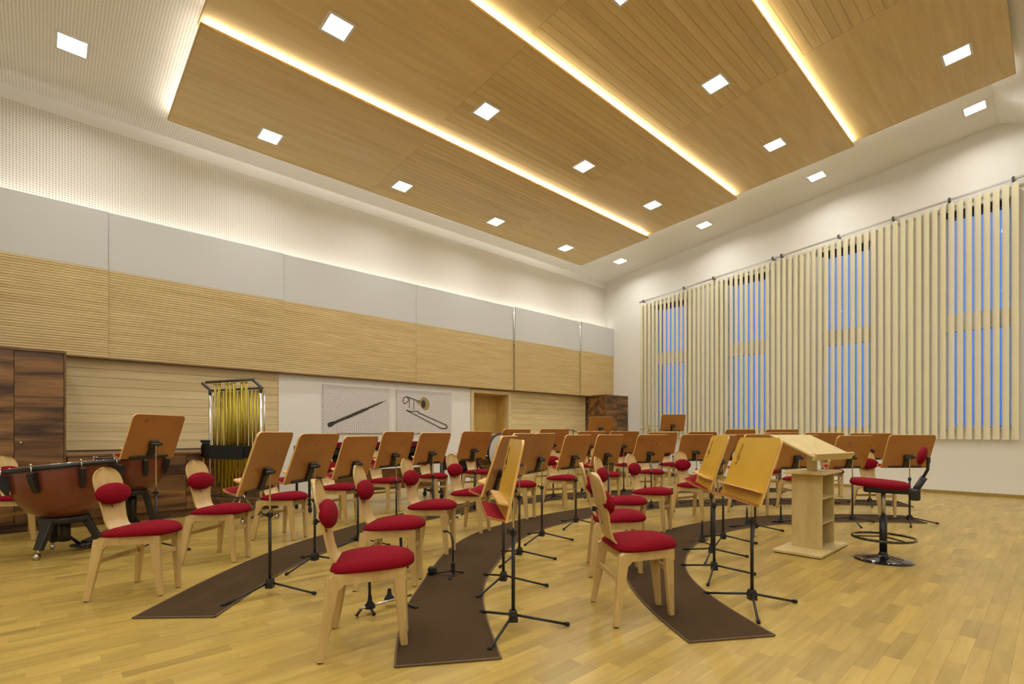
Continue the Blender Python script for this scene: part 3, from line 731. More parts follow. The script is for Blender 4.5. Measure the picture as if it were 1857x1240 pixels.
# ================================================================== CHAIR
def chair_parts():
    P = {}
    def leg(mb, foot, top, w0, w1, wd): mb.bar(foot, top, w0, w1, .028, wd, t1=.036)
    rt, ft = (-.165, .205), (.175, .115)
    rd = Vector((ft[0] - rt[0], ft[1] - rt[1], 0)).normalized()
    for s in (1, -1):
        sd = Vector((rd.x, rd.y * s, 0))
        mb = MB(); leg(mb, (-.23, .243 * s, .006), (-.168, .205 * s, .43), .038, .074, sd); P['leg', 'rear', s] = mb.mesh('rear_leg')
        mb = MB(); leg(mb, (.195, .10 * s, .006), (.165, .117 * s, .43), .038, .070, sd); P['leg', 'front', s] = mb.mesh('front_leg')
        mb = MB(); mb.box(-.241, -.219, .243 * s - .012, .243 * s + .012, 0, .007); P['cap', 'rear', s] = mb.mesh('foot_cap')
        mb = MB(); mb.box(.184, .206, .10 * s - .012, .10 * s + .012, 0, .007); P['cap', 'front', s] = mb.mesh('foot_cap')
        # side rail, rounded at the rear
        L_ = math.hypot(ft[0] - rt[0], ft[1] - rt[1])
        poly = [(-.036, .37)] + [(-.036 + .045 * (1 - math.cos(a)), .405 + .045 * math.sin(a)) for a in [R(q) for q in (0, 22, 45, 67, 90)]] + [(L_ + .02, .45), (L_ + .028, .442), (L_ + .028, .375), (L_ - .03, .392), (.05, .392), (.03, .37)]
        Mx = Matrix(((rd.x, 0, -rd.y * s, rt[0]), (rd.y * s, 0, rd.x, rt[1] * s), (0, 1, 0, 0), (0, 0, 0, 1)))
        mb = MB(); mb.prism(poly, -.017, .017, Mx); P['rail', s] = mb.mesh('side_rail')
    mb = MB(); mb.bar((.168, -.10, .415), (.168, .10, .415), .05, .05, .022, (0, 0, 1)); P['front_rail'] = mb.mesh('front_rail')
    mb = MB(); mb.bar((-.150, -.19, .41), (-.150, .19, .41), .05, .05, .022, (0, 0, 1)); P['rear_rail'] = mb.mesh('rear_rail')
    mb = MB(); mb.bar((-.193, -.218, .275), (-.193, .218, .275), .034, .034, .018, (0, 0, 1)); P['s1'] = mb.mesh('stretcher')
    mb = MB(); mb.bar((.178, -.105, .305), (.178, .105, .305), .034, .034, .018, (0, 0, 1)); P['s2'] = mb.mesh('stretcher')
    # cushion
    out_ = [(-.200, .10), (-.195, .165), (-.165, .205), (-.11, .222), (-.03, .218), (.06, .196), (.14, .170), (.205, .135), (.238, .09), (.252, .04)]
    outl = [(x, y) for x, y in out_] + [(x, -y) for x, y in reversed(out_)]
    cx0 = .02
    rings = []
    for sc_, z in ((.90, .450), (.975, .453), (1.0, .463), (.995, .477), (.965, .493), (.88, .510), (.72, .524), (.45, .534), (.15, .537)):
        rings.append([(cx0 + (x - cx0) * sc_, y * sc_, .45 + (z - .45) * (.62 + .38 * min(1, max(0, (cx0 + (x - cx0) * sc_ + .2) / .28)))) for x, y in outl])
    mb = MB(); mb.loft(rings, True, True); P['seat'] = mb.mesh('seat')
    # back board
    pr = [(-.02, .446, .098), (-.085, .450, .102), (-.135, .460, .104), (-.172, .480, .104), (-.200, .512, .104), (-.222, .56, .105), (-.243, .63, .110), (-.262, .70, .120), (-.278, .77, .132), (-.290, .82, .136), (-.300, .86, .130), (-.308, .893, .114), (-.314, .918, .088), (-.318, .934, .056), (-.320, .941, .022)]
    na = 9; vs = []; fs = []
    for side in (0, 1):
        for i, (x, z, hw) in enumerate(pr):
            if i == 0: dx, dz = pr[1][0] - x, pr[1][1] - z
            elif i == len(pr) - 1: dx, dz = x - pr[i - 1][0], z - pr[i - 1][1]
            else: dx, dz = pr[i + 1][0] - pr[i - 1][0], pr[i + 1][1] - pr[i - 1][1]
            l_ = math.hypot(dx, dz); nx, nz = dz / l_, -dx / l_
            for j in range(na):
                q = -1 + 2 * j / (na - 1)
                bow = .022 * q * q * min(1, max(0, (z - .5) / .2))
                vs.append((x + bow + nx * .006 * (1 if side else -1), q * hw, z + nz * .006 * (1 if side else -1)))
    n1 = len(pr) * na
    for i in range(len(pr) - 1):
        for j in range(na - 1):
            a = i * na + j; fs.append((a, a + 1, a + na + 1, a + na)); b_ = a + n1; fs.append((b_, b_ + na, b_ + na + 1, b_ + 1))
        for j in (0, na - 1):
            a = i * na + j; q4 = (a, a + na, a + na + n1, a + n1); fs.append(q4 if j == 0 else q4[::-1])
    for i in (0, len(pr) - 1):
        for j in range(na - 1):
            a = i * na + j; q4 = (a, a + n1, a + 1 + n1, a + 1); fs.append(q4 if i == 0 else q4[::-1])
    mb = MB(); mb.add(vs, fs, True); P['back'] = mb.mesh('back')
    mb = MB(); rot = Matrix.Translation((-.228, 0, .745)) @ Matrix.Rotation(R(-12), 4, 'Y')
    mb.ellipsoid((0, 0, 0), (.046, .166, .082), 26, 14, rot); P['pad'] = mb.mesh('pad')
    mb = MB(); mb.box(-.246, -.238, -.0025, .0025, .600, .655); P['slot'] = mb.mesh('slot')
    mb = MB(); mb.lathe([(0, 0), (.016, 0), (.018, .006), (.018, .016), (.012, .02), (.006, .02), (.006, .034)], 12, Matrix.Translation((-.308, 0, .70)) @ Matrix.Rotation(R(90), 4, 'Y')); P['knob'] = mb.mesh('knob')
    return P
CP = chair_parts()
for k, me in CP.items():
    k0 = k[0] if isinstance(k, tuple) else k
    me.materials.append({'seat': M['red'], 'pad': M['red'], 'cap': M['rubber'], 'slot': M['rubber'], 'knob': M['rubber']}.get(k0, M['chair']))
# soften polygons that should be flat shaded at sharp corners
for k in ('back',):
    try: CP[k].set_sharp_from_angle(angle=R(50))
    except Exception: pass

def make_chair():
    t = thing('chair', 'x', 'chair')
    for s in (1, -1):
        for e_ in ('rear', 'front'):
            l_ = obj('leg', CP['leg', e_, s], t); obj('foot_cap', CP['cap', e_, s], l_)
        obj('side_rail', CP['rail', s], t)
    obj('front_rail', CP['front_rail'], t); obj('rear_rail', CP['rear_rail'], t)
    obj('stretcher', CP['s1'], t); obj('stretcher', CP['s2'], t)
    obj('seat_cushion', CP['seat'], t)
    b_ = obj('backrest', CP['back'], t); obj('slot', CP['slot'], b_); obj('knob', CP['knob'], b_)
    obj('back_cushion', CP['pad'], t)
    return t
def copy_tree(o, parent=None):
    c_ = o.copy(); COL.objects.link(c_); c_.parent = parent
    for ch in list(o.children): copy_tree(ch, c_)
    return c_
chair0 = make_chair(); chair_used = [False]
ORD = ['first', 'second', 'third', 'fourth', 'fifth', 'sixth', 'seventh', 'eighth', 'ninth', 'tenth', 'eleventh', 'twelfth', 'thirteenth', 'fourteenth', 'fifteenth']
def place_chair(x, y, rz, label, group):
    if not chair_used[0]: t = chair0; chair_used[0] = True
    else: t = copy_tree(chair0)
    t.location = (x, y, 0); t.rotation_euler = (0, 0, rz)
    tag(t, label, 'chair', group); return t
def face_O(x, y): return math.atan2(O.y - y, O.x - x)

row1 = [(2.93, 1.92), (3.69, 2.63), (4.59, 3.18), (5.58, 3.44), (6.75, 3.46), (7.78, 3.08), (8.72, 2.50), (8.86, 1.78)]
row1 = [(2.93, 1.92), (3.69, 2.63), (4.59, 3.18), (5.58, 3.44), (6.75, 3.46), (7.78, 3.10), (8.85, 2.78), (8.95, 1.78)]
row2 = [(1.39, 2.70), (2.08, 3.64), (2.90, 4.31), (3.86, 4.89), (4.99, 5.22), (6.21, 5.48), (7.30, 5.40), (8.42, 5.20), (9.50, 4.55), (10.35, 3.80), (11.1, 2.95)]
row3 = [(0.57, 4.72), (1.27, 5.43), (2.06, 6.05), (2.95, 6.58), (3.87, 7.01), (4.88, 7.20), (6.03, 7.42), (7.0, 7.56), (7.95, 7.40), (8.95, 7.10), (9.85, 6.72), (10.75, 6.15), (11.5, 5.45), (12.1, 4.75)]
for rn, rr in (('front row', row1), ('middle row', row2), ('back row', row3)):
    for k, (x, y) in enumerate(rr):
        off = rnd.uniform(-5, 5)
        off = {(1, 0): 5, (1, 1): 6, (1, 2): 1, (2, 0): 4, (2, 1): 3, (2, 2): 2, (3, 0): 2, (3, 1): 1, (3, 2): 0}.get(((rr is row1) * 1 + (rr is row2) * 2 + (rr is row3) * 3, k), off)
        if rr is row1 and k == 7: off = 8
        who = ('leftmost chair' if k == 0 else 'rightmost chair' if k == len(rr) - 1 else '%s chair from the left' % ORD[k])
        place_chair(x, y, face_O(x, y) + R(off), 'beech chair with crimson cushions, %s, %s' % (who, rn), 'orchestra chairs in the ' + rn)
place_chair(-.12, 8.0, R(-47), 'beech chair with crimson cushions partly hidden behind the large timpani', 'percussion chairs')

# ================================================================== MUSIC STAND
TL = R(19)
UP = Vector((-math.sin(TL), 0, math.cos(TL))); NN = Vector((math.cos(TL), 0, math.sin(TL)))
BASE = Vector((.085, 0, .738)); DW, DH = .325, .462
MD = Matrix(((0, UP.x, NN.x, BASE.x), (1, UP.y, NN.y, BASE.y), (0, UP.z, NN.z, BASE.z), (0, 0, 0, 1)))   # (lateral, up the desk, out towards the player)
# player sees +lateral on his right
def stand_parts():
    P = {}
    def rr(x0, x1, y0, y1, r, n=5):
        pts = [(x0, y0), (x1, y0)]
        pts += [(x1 - r + r * math.cos(a), y1 - r + r * math.sin(a)) for a in [math.pi / 2 * k / n for k in range(n + 1)]]
        pts += [(x0 + r - r * math.sin(a), y1 - r + r * math.cos(a)) for a in [math.pi / 2 * k / n for k in range(n + 1)]]
        return pts
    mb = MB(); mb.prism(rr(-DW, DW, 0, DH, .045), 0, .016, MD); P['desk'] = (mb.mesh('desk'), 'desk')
    mb = MB(); o1 = rr(-DW - .001, DW + .001, -.001, DH + .001, .046); i1 = rr(-DW + .003, DW - .003, .003, DH - .003, .042)
    n = len(o1)
    vs = [(x, y, z) for z in (.001, .015) for x, y in o1]
    fs = [(i, (i + 1) % n, n + (i + 1) % n, n + i) for i in range(n)]
    mb.add(vs, fs, False, MD); P['edge'] = (mb.mesh('plywood_edge'), 'desk_edge')
    led = [(-DW + .01, .014), (DW - .01, .014), (DW - .01, .05)] + [(DW - .03, .075), (-DW + .03, .075), (-DW + .01, .05)]
    Ml = MD @ Matrix(((1, 0, 0, 0), (0, 0, 1, .095), (0, 1, 0, 0), (0, 0, 0, 1)))
    mb = MB(); mb.prism(led, -.006, .006, Ml); P['ledge'] = (mb.mesh('upper_ledge'), 'desk_edge')
    tr_ = [(-DW, .014), (DW, .014), (DW, .085), (DW - .035, .125), (-DW + .035, .125), (-DW, .085)]
    Mt = MD @ Matrix(((1, 0, 0, 0), (0, 0, 1, .006), (0, 1, 0, 0), (0, 0, 0, 1)))
    mb = MB(); mb.prism(tr_, -.006, .006, Mt); P['tray'] = (mb.mesh('lower_tray'), 'desk')
    tf = [(x * .965, .016 + (y - .014) * .92) for x, y in tr_]
    mb = MB(); mb.prism(tf, .006, .0085, Mt); P['felt'] = (mb.mesh('felt_lining'), 'redfelt')
    mb = MB(); mb.box(-.235, .235, .005, .03, -.014, 0, MD, b=.003); P['bar'] = (mb.mesh('support_bar'), 'black')
    mb = MB(); mb.box(-.04, .04, .02, .17, -.02, 0, MD, b=.004); mb.box(-.055, .055, .13, .19, -.03, 0, MD, b=.006)
    mb.tube([MD @ Vector((-.07, .16, -.035)), MD @ Vector((.07, .16, -.035))], .017, 10); P['bracket'] = (mb.mesh('tilt_bracket'), 'black')
    j = MD @ Vector((0, .16, -.04))
    mb = MB(); mb.tube([(0, 0, .40), (0, 0, j.z - .02), (j.x, 0, j.z)], .007, 8); P['inner'] = (mb.mesh('inner_tube'), 'chrome')
    mb = MB(); mb.tube([(0, 0, .05), (0, 0, .60)], .0115, 10); P['post'] = (mb.mesh('post'), 'black')
    mb = MB(); mb.box(-.018, .018, -.018, .018, .575, .61, b=.004)
    mb.tube([(0, .01, .592), (0, .045, .60), (0, .075, .625), (0, .09, .60)], .006, 7); P['clamp'] = (mb.mesh('height_clamp'), 'black')
    mb = MB(); mb.loft([[(s * a, t_ * a, z) for s, t_ in ((-1, -1), (1, -1), (1, 1), (-1, 1))] for a, z in ((.026, .048), (.026, .09), (.021, .112), (.018, .118))], False); P['hub'] = (mb.mesh('hub'), 'black')
    return P
SP = {}
for k, (me, mt) in stand_parts().items():
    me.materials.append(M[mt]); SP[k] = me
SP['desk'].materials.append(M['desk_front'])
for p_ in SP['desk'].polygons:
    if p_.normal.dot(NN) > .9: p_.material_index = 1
LEGM = []; FOOTM = []
for k in range(3):
    a = R(120 * k); d = Vector((math.cos(a), math.sin(a), 0))
    mb = MB(); mb.tube([d * .02 + Vector((0, 0, .085)), d * .34 + Vector((0, 0, .012))], .0085, 8); me = mb.mesh('leg'); me.materials.append(M['black']); LEGM.append(me)
    mb = MB(); mb.tube([d * .325 + Vector((0, 0, .0165)), d * .352 + Vector((0, 0, .0125))], .0125, 8); me = mb.mesh('rubber_foot'); me.materials.append(M['rubber']); FOOTM.append(me)
def clef_mesh():
    # treble clef as a thin inlaid line, on the player's left (negative lateral seen from the player)
    pts = [(.005, -.072), (-.012, -.08), (-.018, -.068), (-.006, -.058), (.006, -.068), (.010, -.03), (.004, .02), (-.006, .055), (-.010, .085), (-.002, .112), (.012, .118),
           (.020, .098), (.016, .070), (.000, .045), (-.018, .022), (-.030, -.006), (-.020, -.030), (.004, -.038), (.024, -.026), (.026, -.004), (.010, .008), (-.006, .000), (-.010, -.014), (.002, -.024)]
    # smooth
    P = [Vector((a, b_, 0)) for a, b_ in pts]; outp = []
    for i in range(len(P) - 1):
        p0 = P[max(i - 1, 0)]; p1 = P[i]; p2 = P[i + 1]; p3 = P[min(i + 2, len(P) - 1)]
        for s in range(3):
            t_ = s / 3
            outp.append(.5 * ((2 * p1) + (p2 - p0) * t_ + (2 * p0 - 5 * p1 + 4 * p2 - p3) * t_ * t_ + (3 * p1 - p0 - 3 * p2 + p3) * t_ ** 3))
    outp.append(P[-1])
    pp = []
    for q in outp:
        pp.append(MD @ Vector((CLEFX + q.x * SGN * .9, .315 + q.y * .8, .0165)))
    mb = MB(); mb.tube(pp, .0016, 6); me = mb.mesh('clef_inlay'); me.materials.append(M['rubber']); return me
# lateral axis is +y of the stand; player faces -x, so his left is -y
CLEFX, SGN = -.225, 1
CLEF = clef_mesh()
UPPER = ('desk', 'edge', 'ledge', 'tray', 'felt', 'bar', 'bracket', 'inner')
PNAME = dict(desk='desk_board', edge='plywood_edge', ledge='upper_ledge', tray='lower_tray', felt='felt_lining', bar='support_bar', bracket='tilt_bracket', inner='inner_tube', post='post', clamp='height_clamp', hub='hub')
def make_stand():
    t = thing('music_stand', 'x', 'music stand')
    dk = None
    for k in ('desk', 'bracket', 'bar', 'inner', 'post', 'clamp', 'hub'):
        q = obj(PNAME[k], SP[k], t)
        if k == 'desk': dk = q
    obj(PNAME['edge'], SP['edge'], dk); obj(PNAME['ledge'], SP['ledge'], dk); tr_ = obj(PNAME['tray'], SP['tray'], dk); obj('clef_inlay', CLEF, dk)
    obj(PNAME['felt'], SP['felt'], dk)
    for k in range(3):
        l_ = obj('leg', LEGM[k], t); obj('rubber_foot', FOOTM[k], l_)
    return t
stand0 = make_stand(); st_used = [False]
def place_stand(x, y, rz, label, group, dz=0.0, legrot=-43.0, steep=0.0):
    if not st_used[0]: t = stand0; st_used[0] = True
    else: t = copy_tree(stand0)
    t.location = (x, y, 0); t.rotation_euler = (0, 0, rz)
    for ch in t.children:
        b_ = ch.name.split('.')[0]
        if b_ in ('desk_board', 'tilt_bracket', 'support_bar', 'inner_tube'): ch.location = (0, 0, dz)
        elif b_ == 'leg': ch.rotation_euler = (0, 0, R(legrot) - rz)
        elif b_ in ('height_clamp', 'post', 'hub'): ch.location = (0, 0, 0)
        if b_ in ('desk_board', 'tilt_bracket', 'support_bar'):
            a_ = R(steep); c_, s_ = math.cos(a_), math.sin(a_)
            ch.rotation_euler = (0, a_, 0); ch.location = (-s_ * .88, 0, .88 - c_ * .88 + dz)
        if b_ == 'height_clamp': ch.rotation_euler = (0, 0, R(legrot + 150) - rz)
    tag(t, label, 'music stand', group); return t
def away(x, y): return math.atan2(y - O.y, x - O.x)
s1 = [(3.61, 1.44, -.01, -4), (4.16, 1.97, 0.0, 3), (4.74, 2.27, -.01, -4), (5.45, 2.48, .0, 0), (6.36, 2.50, .01, 0), (7.14, 2.26, .0, 6), (7.89, 1.85, -.01, 12), (8.43, 1.33, .0, 14)]
s2 = [(2.12, 2.27, -.02, 0), (2.65, 2.95, 0, -8), (3.32, 3.47, .02, -4), (4.11, 3.93, .02, 0), (5.07, 4.24, 0, 0), (5.96, 4.38, 0, 0), (6.89, 4.26, .0, 0), (7.92, 4.05, 0, 0), (8.50, 3.70, .0, 0), (9.18, 3.21, .03, 4), (9.66, 2.70, .03, 4), (10.14, 2.13, .02, 6)]
s3 = [(1.25, 4.00, .03, 3), (1.82, 4.59, .02, 0), (2.48, 5.09, -.01, 0), (3.25, 5.62, .04, 0), (4.02, 5.95, .03, 0), (4.83, 6.02, .05, 2), (5.85, 6.22, .09, 3), (6.77, 6.19, .10, 0), (7.62, 6.02, .06, 0), (8.36, 5.78, .06, 0), (9.16, 5.42, .04, 0), (9.90, 4.96, .05, 4), (10.52, 4.45, .1, 4), (11.10, 3.85, .1, 4)]
for rn, rr in (('front row', s1), ('middle row', s2), ('back row', s3)):
    for k, (x, y, dz, off) in enumerate(rr):
        who = ('leftmost' if k == 0 else 'rightmost' if k == len(rr) - 1 else '%s from the left' % ORD[k])
        place_stand(x, y, away(x, y) + R(off + rnd.uniform(-3, 3)), 'wooden music stand on black tripod, %s in the %s' % (who, rn), 'wooden music stands in the ' + rn, dz, -43 + rnd.uniform(-12, 12), 7 if (rr is s2 and k == 0) else rnd.uniform(-1.5, 1.5))
place_stand(.86, 6.28, away(.86, 6.28) + R(4), 'tall orange pine music stand standing in front of the timpani', 'percussion music stands', .21)
place_stand(10.5, 7.95, away(10.5, 7.95), 'raised orange pine music stand before the corner walnut cabinet', 'percussion music stands', .44)
place_stand(12.3, 6.95, away(12.3, 6.95), 'raised orange pine music stand beside the drum kit cymbal', 'percussion music stands', .52)

# ================================================================== LECTERN
lt = thing('lectern', 'pale birch conductor lectern with square base, open shelves and sloping top', 'lectern', (5.86, 1.74, 0))
mb = MB(); mb.box(-.45, .44, -.22, .22, .008, .034, b=.003); mb.build('base_plate', M['lectern'], lt)
mb = MB(); mb.box(-.43, .42, -.205, .205, .0, .008); mb.build('base_pad', M['rubber'], lt)
CX0, CX1, CY0, CY1 = -.14, .27, -.14, .14
mb = MB(); mb.box(CX0, CX0 + .019, CY0, CY1, .034, .785, b=.001); mb.build('side_panel', M['lectern'], lt)
mb = MB(); mb.box(CX1 - .019, CX1, CY0, CY1, .034, .785, b=.001); mb.build('side_panel', M['lectern'], lt)
mb = MB(); mb.box(CX0 + .019, CX1 - .019, CY1 - .016, CY1, .034, .785); mb.build('back_panel', M['lectern'], lt)
for z in (.035, .28, .53): 
    mb = MB(); mb.box(CX0 + .019, CX1 - .019, CY0 + .004, CY1 - .016, z, z + .02, b=.001); mb.build('shelf', M['lectern'], lt)
mb = MB(); mb.box(-.235, .365, -.19, .19, .785, .81, b=.003); mb.build('top_board', M['lectern'], lt)
mb = MB(); mb.box(.03, .10, -.03, .05, .81, 1.06, b=.003); mb.build('neck', M['lectern'], lt)
Md = Matrix.Translation((.0, 0, 1.075)) @ Matrix.Rotation(R(-9), 4, 'Z') @ Matrix.Rotation(R(26), 4, 'X')
mb = MB(); mb.box(-.40, .40, -.235, .235, -.009, .009, Md, b=.002); mb.build('reading_board', M['lectern'], lt)
mb = MB(); mb.box(-.40, .40, -.255, -.236, -.035, .040, Md, b=.003); mb.build('front_lip', M['lectern'], lt)
mb = MB(); mb.box(-.36, .36, -.20, -.185, .009, .016, Md); mb.build('page_stop', M['lectern'], lt)

# ================================================================== CONDUCTOR STOOL
t = thing('conductor_stool', 'high swivel stool with crimson seat, black foot ring and round base', 'stool', (5.84, 1.12, 0), R(98))
mb = MB(); mb.lathe([(0, .052), (.03, .052), (.05, .048), (.10, .040), (.16, .030), (.21, .018), (.235, .008), (.238, .002), (.225, 0), (0, 0)], 40); mb.build('base', M['gloss'], t)
mb = MB(); mb.lathe([(.046, .045), (.040, .060), (.032, .075), (.028, .10), (0, .10)], 24); mb.build('base_collar', M['gloss'], t)
mb = MB(); mb.tube([(0, 0, .06), (0, 0, .42)], .031, 18); mb.build('column', M['black'], t)
mb = MB(); mb.tube([(0, 0, .42), (0, 0, .68)], .018, 14); mb.build('gas_piston', M['alu'], t)
fr = MB(); n = 40; fr.tube([(.248 * math.cos(2 * math.pi * k / n), .248 * math.sin(2 * math.pi * k / n), .215) for k in range(n + 1)], .0125, 8, caps=False); fo = fr.build('foot_ring', M['gloss'], t)
for k in range(3):
    a = R(120 * k + 20); mb = MB(); mb.bar((.02 * math.cos(a), .02 * math.sin(a), .225), (.24 * math.cos(a), .24 * math.sin(a), .215), .035, .018, .010, (-math.sin(a), math.cos(a), 0)); mb.build('spoke', M['gloss'], fo)
mb = MB(); mb.box(-.21, .15, -.085, .085, .640, .697, b=.01); mb.box(-.275, -.19, -.05, .05, .585, .69, b=.012); mb.build('seat_mechanism', M['black'], t)
Ms = Matrix.Translation((.03, 0, .725)) @ Matrix.Rotation(R(-4), 4, 'Y')
outl = [(.235 * abs(math.cos(a)) ** .75 * (1 if math.cos(a) > 0 else -1), .225 * abs(math.sin(a)) ** .75 * (1 if math.sin(a) > 0 else -1)) for a in [2 * math.pi * k / 32 for k in range(32)]]
mb = MB(); mb.loft([[(x * s, y * s, z) for x, y in outl] for s, z in ((.88, -.030), (.97, -.024), (1, -.008), (1, .006), (.96, .020), (.85, .030), (.6, .034), (.2, .030))], True, True, Ms); mb.build('seat_cushion', M['red'], t)
mb = MB(); mb.tube([(-.225, 0, .63), (-.25, 0, .70), (-.30, 0, .80)], .028, 10); mb.tube([(-.28, 0, .77), (-.325, 0, .87), (-.33, 0, .98)], .013, 10); mb.box(-.345, -.315, -.03, .03, .93, .99, b=.006); mb.build('back_arm', M['black'], t)
mb = MB(); mb.ellipsoid((0, 0, 0), (.036, .17, .088), 24, 12, Matrix.Translation((-.285, 0, .995)) @ Matrix.Rotation(R(-14), 4, 'Y')); mb.build('back_cushion', M['red'], t)

# ================================================================== TIMPANI
def timpani(name_lab, loc, r, ztop, tiltdeg, tiltdir, rz):
    t = thing('timpani', name_lab, 'drum', (loc[0], loc[1], 0), rz, 'timpani by the walnut cabinets')
    d = r * 1.22
    Tm = Matrix.Translation((0, 0, ztop)) @ Matrix.Rotation(R(tiltdir), 4, 'Z') @ Matrix.Rotation(R(tiltdeg), 4, 'Y') @ Matrix.Rotation(R(-tiltdir), 4, 'Z')
    prof = [(r, -.012), (r * .995, -.06), (r * .985, -d * .25), (r * .95, -d * .45), (r * .86, -d * .65), (r * .70, -d * .82), (r * .48, -d * .93), (r * .25, -d * .99), (.01, -d)]
    mb = MB(); mb.lathe(prof, 44, Tm); mb.build('bowl', M['copper'], t)
    mb = MB(); mb.lathe([(r * 1.0, -.035), (r * 1.05, -.03), (r * 1.05, .004), (r * 1.0, .008), (r * .98, .002)], 44, Tm); hp = mb.build('counterhoop', M['black'], t)
    mb = MB(); mb.lathe([(r * 1.005, .006), (r * 1.03, .008), (r * 1.03, .013), (r * 1.0, .012), (r * .99, .006)], 44, Tm); mb.build('rim_trim', M['chrome'], hp)
    mb = MB(); mb.lathe([(r * 1.0, .009), (r * .9, .010), (.01, .010)], 44, Tm); mb.build('drum_head', M['skin'], t)
    for k in range(8):
        a = R(45 * k + 12)
        Mk = Tm @ Matrix.Rotation(a, 4, 'Z')
        mb = MB(); poly = [(r * .97, -.05), (r * 1.0, -.24), (r * 1.05, -.23), (r * 1.16, -.13), (r * 1.19, -.06), (r * 1.10, -.045)]
        Mp = Mk @ Matrix(((1, 0, 0, 0), (0, 0, -1, 0), (0, 1, 0, 0), (0, 0, 0, 1)))
        mb.prism(poly, -.022, .022, Mp)
        br = mb.build('strut_shield', M['black'], t)
        mb = MB(); mb.tube([Mk @ Vector((r * 1.09, 0, -.06)), Mk @ Vector((r * 1.09, 0, .02))], .006, 8); mb.tube([Mk @ Vector((r * 1.09, 0, .012)), Mk @ Vector((r * 1.09, 0, .034))], .009, 6); mb.build('tension_rod', M['chrome'], br)
    zb = ztop - d
    mb = MB(); mb.lathe([(r * .36, zb - .05), (r * .46, zb - .04), (r * .48, zb + .01), (r * .4, zb + .04), (r * .25, zb + .02)], 28); mb.tube([(0, 0, .12), (0, 0, zb)], .05, 12)
    mb.build('base_ring', M['black'], t)
    for k in range(3):
        a = R(120 * k); c_, s_ = math.cos(a), math.sin(a)
        mb = MB(); mb.bar((c_ * r * .38, s_ * r * .38, zb - .0), (c_ * r * .66, s_ * r * .66, .09), .10, .065, .06, (-s_, c_, 0)); l_ = mb.build('leg', M['black'], t)
        mb = MB(); mb.tube([(c_ * r * .66, s_ * r * .66, .10), (c_ * r * .66, s_ * r * .66, .055)], .012, 8)
        mb.tube([(c_ * r * .7 - s_ * .014, s_ * r * .7 + c_ * .014, .031), (c_ * r * .7 + s_ * .014, s_ * r * .7 - c_ * .014, .031)], .030, 14); mb.build('caster', M['chrome'], l_)
    mb = MB(); Mp = Matrix.Rotation(R(170), 4, 'Z')
    mb.box(.10, .36, -.07, .07, .03, .06, Mp, b=.006); mb.bar(Mp @ Vector((.2, 0, .07)), Mp @ Vector((.5, 0, .13)), .09, .11, .02, (0, 1, 0)); mb.tube([Mp @ Vector((.15, 0, .06)), (0, 0, .2)], .016, 8)
    mb.tube([Mp @ Vector((.34, -.10, .025)), Mp @ Vector((.34, .10, .025))], .025, 10)
    mb.build('tuning_pedal', M['black'], t)
    return t
timpani('large copper red timpani drum on black wheeled base at far left', (.17, 6.78), .425, .875, -6.5, 90, R(-133))
timpani('smaller copper red timpani drum beside the tubular bells', (.80, 7.62), .34, .915, -4, 90, R(-133))

# ================================================================== TUBULAR BELLS
tb = thing('tubular_bells', 'brass tubular bells hanging in a grey frame with black damper box', 'percussion instrument', (0, 0, 0))
def wpt(px, D): 
    u = (px - 928.5) / 918.5 * D
    return Vector((D * sa_ + u * ca_, D * ca_ - u * sa_, 0))
A = wpt(381, 7.35); B_ = wpt(473, 6.9)
ctr = (A + B_) / 2; tb.location = ctr
ax = (B_ - A).normalized(); W_ = (B_ - A).length; yaw = math.atan2(ax.y, ax.x); tb.rotation_euler = (0, 0, yaw)
h = W_ / 2
for s in (-1, 1):
    mb = MB(); mb.tube([(s * h, 0, .12), (s * h, 0, 1.80)], .018, 12); mb.tube([(s * h, .055, .9), (s * h, .055, 1.78)], .010, 10); p_ = mb.build('post', M['chrome'], tb)
    mb = MB(); mb.tube([(s * h, 0, 1.76), (s * h, 0, 1.83), (s * h - (.05 if s > 0 else .06), -.02, 1.88), (s * h - (.10 if s > 0 else .11), -.045, 1.93)], .022, 10); mb.build('corner_bracket', M['steel'], tb)
    mb = MB(); mb.bar((s * h, -.28, .075), (s * h, .28, .075), .035, .035, .03, (0, 0, 1)); mb.tube([(s * h, -.2, .10), (s * h, 0, .34)], .010, 8); mb.tube([(s * h, .2, .10), (s * h, 0, .34)], .010, 8); f_ = mb.build('base_rail', M['steel'], tb)
    for y in (-.26, .26):
        mb = MB(); mb.tube([(s * h - .014, y, .034), (s * h + .014, y, .034)], .034, 14); mb.tube([(s * h, y, .05), (s * h, y, .08)], .01, 8); mb.build('caster', M['chrome'], f_)
mb = MB(); mb.tube([(-h - .02, -.045, 1.935), (h - .08, -.045, 1.935)], .020, 10); mb.build('upper_bar', M['steel'], tb)
mb = MB(); mb.tube([(-h, .03, 1.82), (h, .03, 1.82)], .016, 10); mb.build('lower_bar', M['steel'], tb)
mb = MB(); mb.tube([(-h, 0, .30), (h, 0, .30)], .012, 8); mb.build('cross_rail', M['steel'], tb)
frac = [.17, .25, .40, .475, .55, .70, .78]
for k, f_ in enumerate(frac):
    x = -h + W_ * f_; L_ = .45 + .05 * k
    mb = MB(); mb.tube([(x, -.045, L_), (x, -.045, 1.90)], .0175, 12); c_ = mb.build('bell_tube', M['brass'], tb)
    mb = MB(); mb.tube([(x, -.045, 1.885), (x, -.045, 1.915)], .0185, 12); mb.build('tube_cap', M['brass'], c_)
for k in range(11):
    x = -h + W_ * (.21 + .07 * k); L_ = .27 + .055 * k
    mb = MB(); mb.tube([(x, .03, L_), (x, .03, 1.795)], .0175, 12); mb.build('bell_tube', M['brass'], tb)
